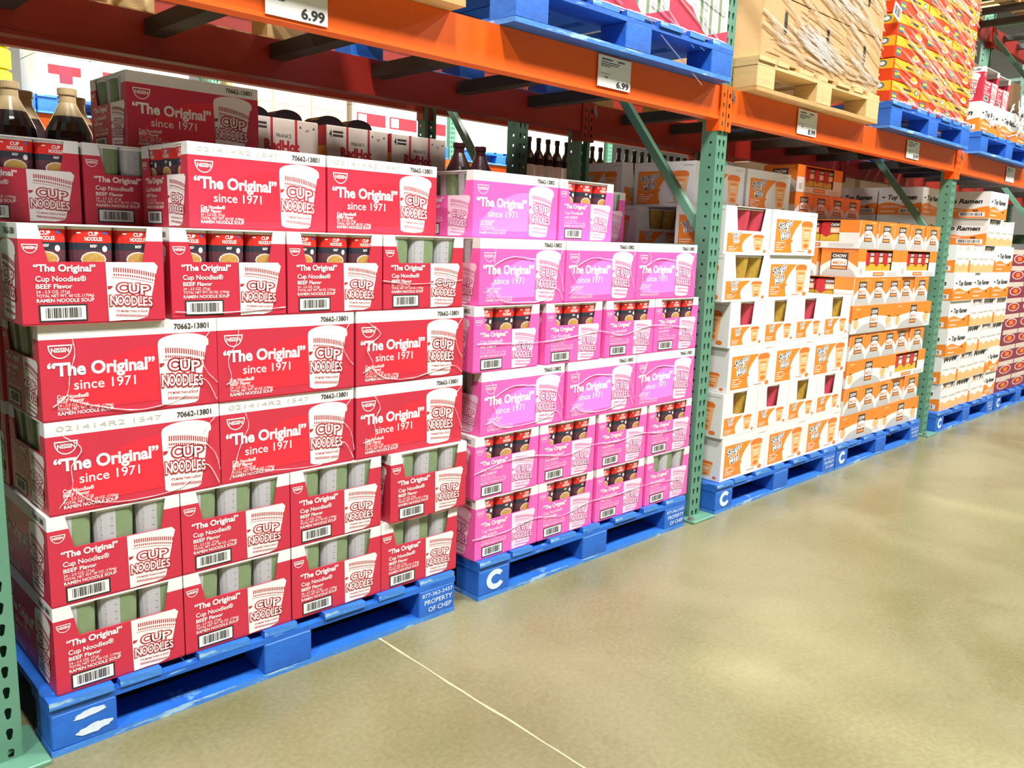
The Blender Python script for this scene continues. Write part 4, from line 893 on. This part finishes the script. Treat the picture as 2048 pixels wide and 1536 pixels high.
# ------------------------------------------------------------------ rear rack stock
pallet('blue', 1.255, 1.26, 0, 'blue pallet in the rear rack under the hot sauce cartons'); pallet('blue', .02, 1.26, 0, 'blue pallet in the rear rack under the sauce jugs')
pallet('blue', 2.80, 1.26, 0, 'blue pallet in the rear rack under the dark bottles'); pallet('blue', 4.08, 1.26, 0, 'blue pallet in the rear rack under the right dark bottles')
def hot_kit(w_, d, h):
    b = MB(); b.rbox(-w_/2, w_/2, -d/2, d/2, 0, h, 'hot_white', .003, 'kraft'); S = sides(w_, d); fn = S['front']; p, lt, q = MB(), MB(), MB()
    rect(p, fn, .31*w_, .345*w_, .0, h, 'hot_red', .0006); rect(p, fn, .655*w_, .69*w_, .0, h, 'hot_red', .0006)
    text(lt, 'RedHot', fn, .22*w_, .72*w_, .575*h, 'hot_red', .0010, .05, h=.14*h); text(lt, "FRANK'S", fn, .39*w_, .60*w_, .75*h, 'black_ink', .0008, .0, h=.05*h)
    text(lt, '4', fn, .045*w_, .085*w_, .84*h, 'black_ink', .0008, .03, h=.10*h); text(lt, 'UP', fn, .81*w_, .86*w_, .86*h, 'black_ink', .0008, .01, h=.03*h)
    for k in range(2): rect(lt, fn, .10*w_, .26*w_, (.90-.05*k)*h, (.93-.05*k)*h, 'dark_steel', .0008)
    for u in (.735, .93): pol(lt, fn, [(u*w_-.006, .90*h), (u*w_+.006, .90*h), (u*w_, .93*h)], 'black_ink', .0008)
    f2 = S['left']; rect(q, f2, 0, d, 0, .72*h, 'hot_orange', .0006); rect(q, f2, 0, d, .72*h, h, 'hot_red', .0006)
    pk = MB(); 
    for k in (-1, 1):
        n = 14; xs = [(k*.078+.07*math.cos(math.pi*i/n), .055*math.sin(math.pi*i/n)**.7) for i in range(n+1)]
        pk.slab(xs, lambda u, v, e: (u, e, h+v-.001), -.06, .06, 'bottle_dark')
    return [('body', b.mesh('body')), ('stripe_print', p.mesh('stripe_print')), ('lettering', lt.mesh('lettering')), ('side_print', q.mesh('side_print'))], [('cap_cover', pk.mesh('cap_cover'))]
HT, HTC = hot_kit(.325, .33, .308)
for i, x in enumerate((1.165, 1.53, 1.875)):
    for li in range(5): put(HT+(HTC if li == 4 and i < 2 else []), 'hot_sauce_carton', ('white and red hot sauce carton on top in the rear rack, %s' if li == 4 else 'white hot sauce carton low in the rear rack, '+LAYER[li]+' of the %s pile') % ordinal(i, 3), 'carton', (x+.163, 1.29+.165, PH+li*.309), 0, 'hot sauce cartons')
BX = MB(); BX.rbox(-.2, .2, -.2, .2, 0, .302, 'kraft', .004); BX = BX.mesh('kraft_box')
def pile(x, y, n, what):
    for li in range(n): tag(obj('kraft_box', BX, None, (x, y, PH+li*.303)), 'plain box under the %s, %s in its pile' % (what, LAYER[li]), 'box', 'plain boxes in the rear rack')
def jug_kit(top, liquid, label):
    b, l, c = MB(), MB(), MB()
    b.lathe([(.070, 0, liquid), (.079, .012, liquid), (.079, .165, liquid), (.075, .19, liquid), (.062, .22, liquid), (.050, .243, top), (.036, .272, top), (.028, .29, top), (.027, .315, top), (.030, .317, top), (.030, .335, top)], liquid, 28)
    l.lathe([(.0795, .04, label), (.0802, .045, label), (.0802, .145, label), (.0795, .15, label)], label, 28)
    c.lathe([(.031, .316, top), (.032, .32, top), (.032, .338, top), (.028, .341, top)], top, 20)
    return [('bottle', b.mesh('bottle')), ('paper_label', l.mesh('paper_label')), ('cap', c.mesh('cap'))]
JA, JB = jug_kit('jug_top', 'jug_liquid', 'jug_label'), jug_kit('jug_dark', 'jug_dark', 'jug_dark')
for x, w_ in ((.155, 'left sauce jugs'), (.56, 'middle sauce jugs'), (.963, 'right sauce jugs')): pile(x, 1.48, 4, w_)
JZ = PH+4*.303+.001
for k, (x, y, lab) in enumerate(((.335, 1.36, 'large sauce jug with dark liquid, second from the left edge behind the red stack'), (.515, 1.35, 'large sauce jug with dark liquid, right one beside the shaded red carton'), (.165, 1.36, 'large sauce jug with dark liquid at the left edge behind the red stack'), (.43, 1.56, 'sauce jug behind and between the two front jugs'), (.61, 1.56, 'sauce jug in the second row behind the right jug'), (.25, 1.56, 'sauce jug in the second row behind the left jugs'))):
    j = put(JA, 'sauce_jug', lab, 'jug', (x, y, JZ), .6+k, 'sauce jugs')
pile(2.41, 1.50, 4, 'dark jugs')
for k, (x, y, lab) in enumerate(((2.36, 1.38, 'dark maroon jug shoulder beside the hot sauce cartons'), (2.54, 1.42, 'smaller looking dark jug right of the maroon jug'), (2.30, 1.60, 'dark jug half hidden behind the hot sauce carton'))): put(JB, 'sauce_jug', lab, 'jug', (x, y, JZ-.0), 2+k, 'dark jugs')
def bottle_kit():
    b, l = MB(), MB(); b.lathe([(.032, 0), (.034, .004), (.034, .17), (.028, .195), (.014, .22), (.0125, .262), (.015, .263), (.015, .285)], 'bottle_dark', 16)
    l.lathe([(.0343, .05, 'tag_paper'), (.0347, .052, 'tag_paper'), (.0347, .13, 'tag_paper'), (.0343, .132, 'tag_paper')], 'tag_paper', 16); c = MB(); c.lathe([(.0155, .262, 'dark_steel'), (.0155, .287, 'dark_steel'), (.013, .289, 'dark_steel')], 'dark_steel', 12)
    return [('bottle', b.mesh('bottle')), ('paper_label', l.mesh('paper_label')), ('cap', c.mesh('cap'))]
BO = bottle_kit()
for k in range(5): pile(3.16+k*.405, 1.50, 4, ('leftmost dark bottles', 'second group of dark bottles', 'third group of dark bottles', 'fourth group of dark bottles', 'last dark bottles')[k])
tr = MB(); tr.rbox(-.2, .2, -.19, .19, 0, .17, 'magenta_tray', .004); tr = tr.mesh('bottle_tray')
n_b = 0
for k in range(5):
    tag(obj('bottle_tray', tr, None, (3.16+k*.405, 1.50, JZ)), 'dark magenta carton under the dark bottles in the rear rack, %s' % ordinal(k, 5), 'carton', 'bottle trays')
    for i in range(5):
        put(BO, 'sauce_bottle', 'slim dark bottle in the rear rack, tray %s, bottle %s' % (ordinal(k, 5), ordinal(i, 5)), 'bottle', (3.16+k*.405-.16+i*.08, 1.60 if k < 2 else 1.52, JZ+.171), .3*i, 'dark sauce bottles')

RB = MB(); RB.rbox(-.29, .29, -.24, .24, 0, .48, 'kraft_shade', .006, 'kraft_shade'); RB = RB.mesh('stock_box')
for b_ in range(4):  # upper rear stock added to block ambient light from behind
    for k in range(2):
        px = UPX[b_]+UW+.06+k*1.29
        pallet('wood', px, 1.20, 1.93+.134, 'added wooden pallet under light-blocking boxes, upper level of the rear rack, bay %s, %s' % (('one', 'two', 'three', 'four')[b_], ('left', 'right')[k]))
        for i in range(2):
            for li in range(2): tag(obj('stock_box', RB, None, (px+.31+i*.6, 1.50, 1.93+.134+PH+.001+li*.481)), 'added light-blocking stock box on the rear rack, bay %s, %s pallet, %s %s' % (('one', 'two', 'three', 'four')[b_], ('left', 'right')[k], ('lower', 'upper')[li], ('left', 'right')[i]), 'box', 'added stock boxes on the rear rack')
RL = MB(); RL.rbox(-.29, .29, -.24, .24, 0, .436, 'kraft_shade', .006, 'kraft_shade'); RL = RL.mesh('stock_box')
for k in range(4):  # far-right boxes added as dark occluders before the grey background
    px = UPX[2+k//2]+UW+.06+(k % 2)*1.29; wh = ('far right bay, left', 'far right bay, right', 'farthest bay, left', 'farthest bay, right')[k]; pallet('blue', px, 1.26, 0, 'blue pallet on the floor of the rear rack, %s' % wh)
    for i in range(2):
        for li in range(4): tag(obj('stock_box', RL, None, (px+.31+i*.6, 1.52, PH+li*.437)), 'added occluder box low in the rear rack, %s pallet, %s, %s' % (wh, LAYER[li], ('left', 'right')[i]), 'box', 'added stock boxes on the rear rack floor')
# neighbouring pallet just outside the left edge of the view
pallet('blue', -1.41, 0, 0, 'blue pallet left of the left upright, outside the view')
for i in range(2):
    for li in range(3): tag(obj('stock_box', RL, None, (-1.10+i*.60, .27, PH+li*.437)), 'kraft stock box left of the left upright, outside the view, %s, %s' % (LAYER[li], ('left', 'right')[i]), 'box', 'stock boxes outside the view')
# ------------------------------------------------------------------ stock across the next aisle
FZ = 1.93+.134
def case_kit(w_, d, h, m, accents):
    b = MB(); b.rbox(-w_/2, w_/2, -d/2, d/2, 0, h, m, .006); kit = [('body', b.mesh('body'))]; p = MB(); fn = sides(w_, d)['front']
    for (u0, u1, v0, v1, mm) in accents: rect(p, fn, u0*w_, u1*w_, v0*h, v1*h, mm, .002)
    return kit+[('printed_panel', p.mesh('printed_panel'))]
WK = case_kit(.40, .4, .30, 'white_card', [(.22, .82, .55, .78, 'hot_red'), (.42, .66, .34, .78, 'magenta_tray'), (.1, .5, .10, .16, 'grey_ink'), (.7, .95, .12, .2, 'grey_ink')])
KF = case_kit(.40, .4, .36, 'kraft_light', [(.12, .44, .55, .9, 'grey_ink'), (.16, .40, .20, .3, 'grey_ink'), (.56, .88, .55, .9, 'grey_ink'), (.6, .85, .20, .3, 'grey_ink')])
WB = case_kit(.395, .4, .34, 'white_card', [(.1, .3, .2, .8, 'grey_ink'), (.4, .6, .2, .8, 'grey_ink'), (.7, .9, .2, .8, 'grey_ink')])
WR = case_kit(.395, .4, .30, 'white_card', [(.05, .95, .35, .75, 'hot_red'), (.1, .35, .40, .7, 'white_ink')])
for px, kit, lab, nl, h in ((1.52, WK, 'white carton with dark red print on the far rack', 3, .302), (3.12, KF, 'film-wrapped kraft carton on the far rack', 3, .362), (4.42, WR, 'white and red carton on the far rack', 3, .302), (5.84, WB, 'white bottle case on the blue pallet of the far rack', 3, .342), (7.12, WB, 'white case at the right of the far rack', 3, .342)):
    pallet('blue' if px not in (3.12,) else 'wood', px, 5.44, FZ, {1.52: 'blue pallet under white cartons on the far rack', 3.12: 'wooden pallet under kraft cartons on the far rack', 4.42: 'blue pallet under white and red cartons on the far rack', 5.84: 'blue pallet under white bottle cases on the far rack', 7.12: 'blue pallet at the right of the far rack'}[px])
    for li in range(nl):
        for i in range(3): put(kit, 'far_carton', '%s, %s layer, %s' % (lab, ('lower', 'middle', 'upper')[li], ordinal(i, 3)), 'carton', (px+.205+i*.404, 5.66, FZ+PH+.001+li*h), 0, 'cartons on the far rack')
yb = MB(); yb.rbox(-.16, .16, -.12, .12, 0, .16, 'yellow_bag', .03); yk = yb.mesh('yellow_carton')
pallet('blue', .29, 5.44, FZ, 'blue pallet under yellow packs on the far rack')
for i in range(3):
    for li in range(3): tag(obj('yellow_pack', yk, None, (.50+i*.36, 5.62, FZ+PH+.001+li*.161)), 'bright yellow pack on the far rack, %s, %s' % (('lower', 'middle', 'upper')[li], ordinal(i, 3)), 'pack', 'yellow packs')

# ------------------------------------------------------------------ stretch film and plastic strands
fr = random.Random(21)
def smooth(pts, n):
    out = []
    for i in range(len(pts)-1):
        p0, p1, p2, p3 = pts[max(i-1, 0)], pts[i], pts[i+1], pts[min(i+2, len(pts)-1)]
        for k in range(n):
            t = k/n; out.append(tuple(.5*((2*p1[c])+(-p0[c]+p2[c])*t+(2*p0[c]-5*p1[c]+4*p2[c]-p3[c])*t*t+(-p0[c]+3*p1[c]-3*p2[c]+p3[c])*t**3) for c in (0, 1)))
    return out+[pts[-1]]
def strand(mb, pts, r, m='film', sub=6, wob=.003, y=None):
    out = []
    for (x, z) in smooth(pts, 6): out.append((x+fr.uniform(-wob, wob)*.25, y+fr.uniform(-.0006, .0006), z+fr.uniform(-wob, wob)*.25))
    rr = [r*fr.uniform(.35, 1.15) for _ in out]; mb.tube(out, rr, m, 5)
def ribbon(mb, x0, z0, x1, z1, wd, y, m='film', n=8):
    dx, dz = x1-x0, z1-z0; L = math.hypot(dx, dz); nx, nz = -dz/L, dx/L; a = []
    for i in range(n+1):
        t = i/n; k = wd*math.sin(math.pi*min(max(t, .01), .99))**.45*fr.uniform(.75, 1.1); wz = fr.uniform(-.0012, .0012)
        a.append(((x0+dx*t+nx*k+nx*wz, y-.001, z0+dz*t+nz*k+nz*wz), (x0+dx*t+nx*wz, y-.005, z0+dz*t+nz*wz), (x0+dx*t-nx*k+nx*wz, y-.001, z0+dz*t-nz*k+nz*wz)))
    for p, q in zip(a, a[1:]):
        mb.poly([p[0], p[1], q[1], q[0]], m); mb.poly([p[1], p[2], q[2], q[1]], m)
def creases(mb, x0, z0, y, r):
    J = lambda a: fr.uniform(-a, a)
    strand(mb, [(x0+.05+J(.02), z0+.183), (x0+.065+J(.02), z0+.15), (x0+.045+J(.02), z0+.11), (x0+.05+J(.02), z0+.06), (x0+.02, z0+.03+J(.02))], r, y=y, sub=3, wob=.002)
    if fr.random() < .55: strand(mb, [(x0+.05, z0+.06+J(.02)), (x0+.10, z0+.025+J(.01)), (x0+.20, z0+.012+J(.006)), (x0+.30, z0+.022+J(.01)), (x0+.36, z0+.05+J(.02)), (x0+.395, z0+.012)], r, y=y, sub=3, wob=.0015)
    strand(mb, [(x0+.385+J(.01), z0+.185), (x0+.36+J(.01), z0+.14), (x0+.378+J(.01), z0+.09), (x0+.398, z0+.05+J(.02))], r*.8, y=y, sub=3, wob=.002)
mb = MB()
for li, xs in ((2, (.032, .436, .844)), (3, (.032, .434, .842))):
    for x in xs: creases(mb, x, PH+li*.217, .018-.0035, .0011)
strand(mb, [(0.932, PH+4*.217+.085), (1.05, PH+4*.217+.075), (1.233, PH+4*.217+.085)], .0013, y=.0145, wob=.001); strand(mb, [(.33, PH+4*.217+.018), (.45, PH+4*.217+.012), (.62, PH+4*.217+.02)], .0013, y=.0145, wob=.001)
tag(obj('stretch_film', mb), 'clear stretch film creases clinging to the middle layers of the red stack', 'plastic film', kind='stuff')
mb = MB()
for li, xs in ((2, (1.328, 1.746, 2.152)), (4, (1.304, 1.711, 2.116))):
    for x in xs:
        creases(mb, x, PH+li*.217, .0145, .0012)
        strand(mb, [(x+.06, PH+li*.217+.13), (x+.14, PH+li*.217+.158), (x+.25, PH+li*.217+.150)], .0013, y=.0145, wob=.002)
for li, zf in ((0, .085), (1, .10), (3, .095)):
    x = 1.30; pts = []
    while x < 2.55: pts.append((x, PH+li*.217+zf+fr.uniform(-.014, .018))); x += .15
    strand(mb, pts, .0013, y=.0135, sub=5, wob=.0012)
tag(obj('stretch_film', mb), 'clear stretch film strands wrapped round the pink stack', 'plastic film', kind='stuff')
mb = MB(); yb_ = UY+.016      # film on the kraft boxes
for k in range(26):      # bundles of near-parallel pleats
    x0 = fr.uniform(2.80, 3.75); z0 = fr.uniform(2.10, 2.80); L = fr.uniform(.25, .55); sl = fr.uniform(-.34, -.16)
    for q in range(5):
        xa = max(2.82, x0+fr.uniform(-.05, .05)); za = z0+q*fr.uniform(.010, .018); Lq = L*fr.uniform(.5, 1)
        ribbon(mb, xa, za, min(4.015, xa+Lq), max(2.02, za+sl*Lq), fr.uniform(.0008, .0028), yb_, 'film')
for k in range(150):
    x0 = fr.uniform(2.82, 3.9); L = fr.uniform(.06, .5); z0 = fr.uniform(2.03, 2.78); sl = fr.uniform(-.42, -.12) if z0 > 2.13 else fr.uniform(-.12, .06)
    ribbon(mb, x0, z0, min(4.015, x0+L), max(2.02, z0+sl*L), fr.choice((.0007, .001, .0015, .002, .003)), yb_, fr.choice(('film', 'film', 'film_thin')))
tag(obj('stretch_film', mb), 'glossy diagonal stretch film round the kraft boxes on the wooden pallet', 'plastic film', kind='stuff')
mb = MB()
for k in range(170):
    x0 = fr.uniform(4.2, 5.2); L = fr.uniform(.15, .5); z0 = fr.uniform(2.04, 2.80); ribbon(mb, x0, z0, min(5.39, x0+L), z0-fr.uniform(.1, .3)*L, fr.choice((.001, .0015, .002, .004, .008)), UY+.026-.001*(k % 3), 'film_thin' if k % 3 else 'film')
for k in range(10): x0 = 4.2+k*.12; ribbon(mb, x0, 2.035+fr.uniform(-.008, .01), x0+.16, 2.03+fr.uniform(-.008, .01), .008, UY+.026)
tag(obj('stretch_film', mb), 'shiny stretch film streaks over the yellow and red cartons', 'plastic film', kind='stuff')
mb = MB()
for k in range(30):
    x0 = fr.uniform(1.40, 2.35); L = fr.uniform(.1, .4); z0 = fr.uniform(2.03, 2.4); ribbon(mb, x0, z0, min(2.585, x0+L), z0-fr.uniform(.1, .6)*L, fr.uniform(.0015, .005), UY+.026)
for k in range(9): x0 = 1.40+k*.13; ribbon(mb, x0, 2.026, x0+.15, 2.024, .006, UY+.026)
tag(obj('stretch_film', mb), 'stretch film round the white and red cases above the pink stack', 'plastic film', kind='stuff')
mb = MB()
for k in range(46):
    a = fr.uniform(0, 6.28); x0, z0 = 6.36+.17*math.cos(a)*fr.random(), 2.24+.12*math.sin(a)*fr.random(); ribbon(mb, x0, z0, x0+fr.uniform(-.12, .12), z0+fr.uniform(-.12, .1), fr.uniform(.006, .02), UY+.02-fr.uniform(0, .06))
for k in range(18): x0 = fr.uniform(5.65, 6.6); ribbon(mb, x0, fr.uniform(2.03, 2.2), x0+fr.uniform(.05, .25), fr.uniform(2.03, 2.2), fr.uniform(.003, .008), UY+.026)
tag(obj('stretch_film', mb), 'bunched white stretch film hanging on the wrapped ramen at upper right', 'plastic film', kind='stuff')
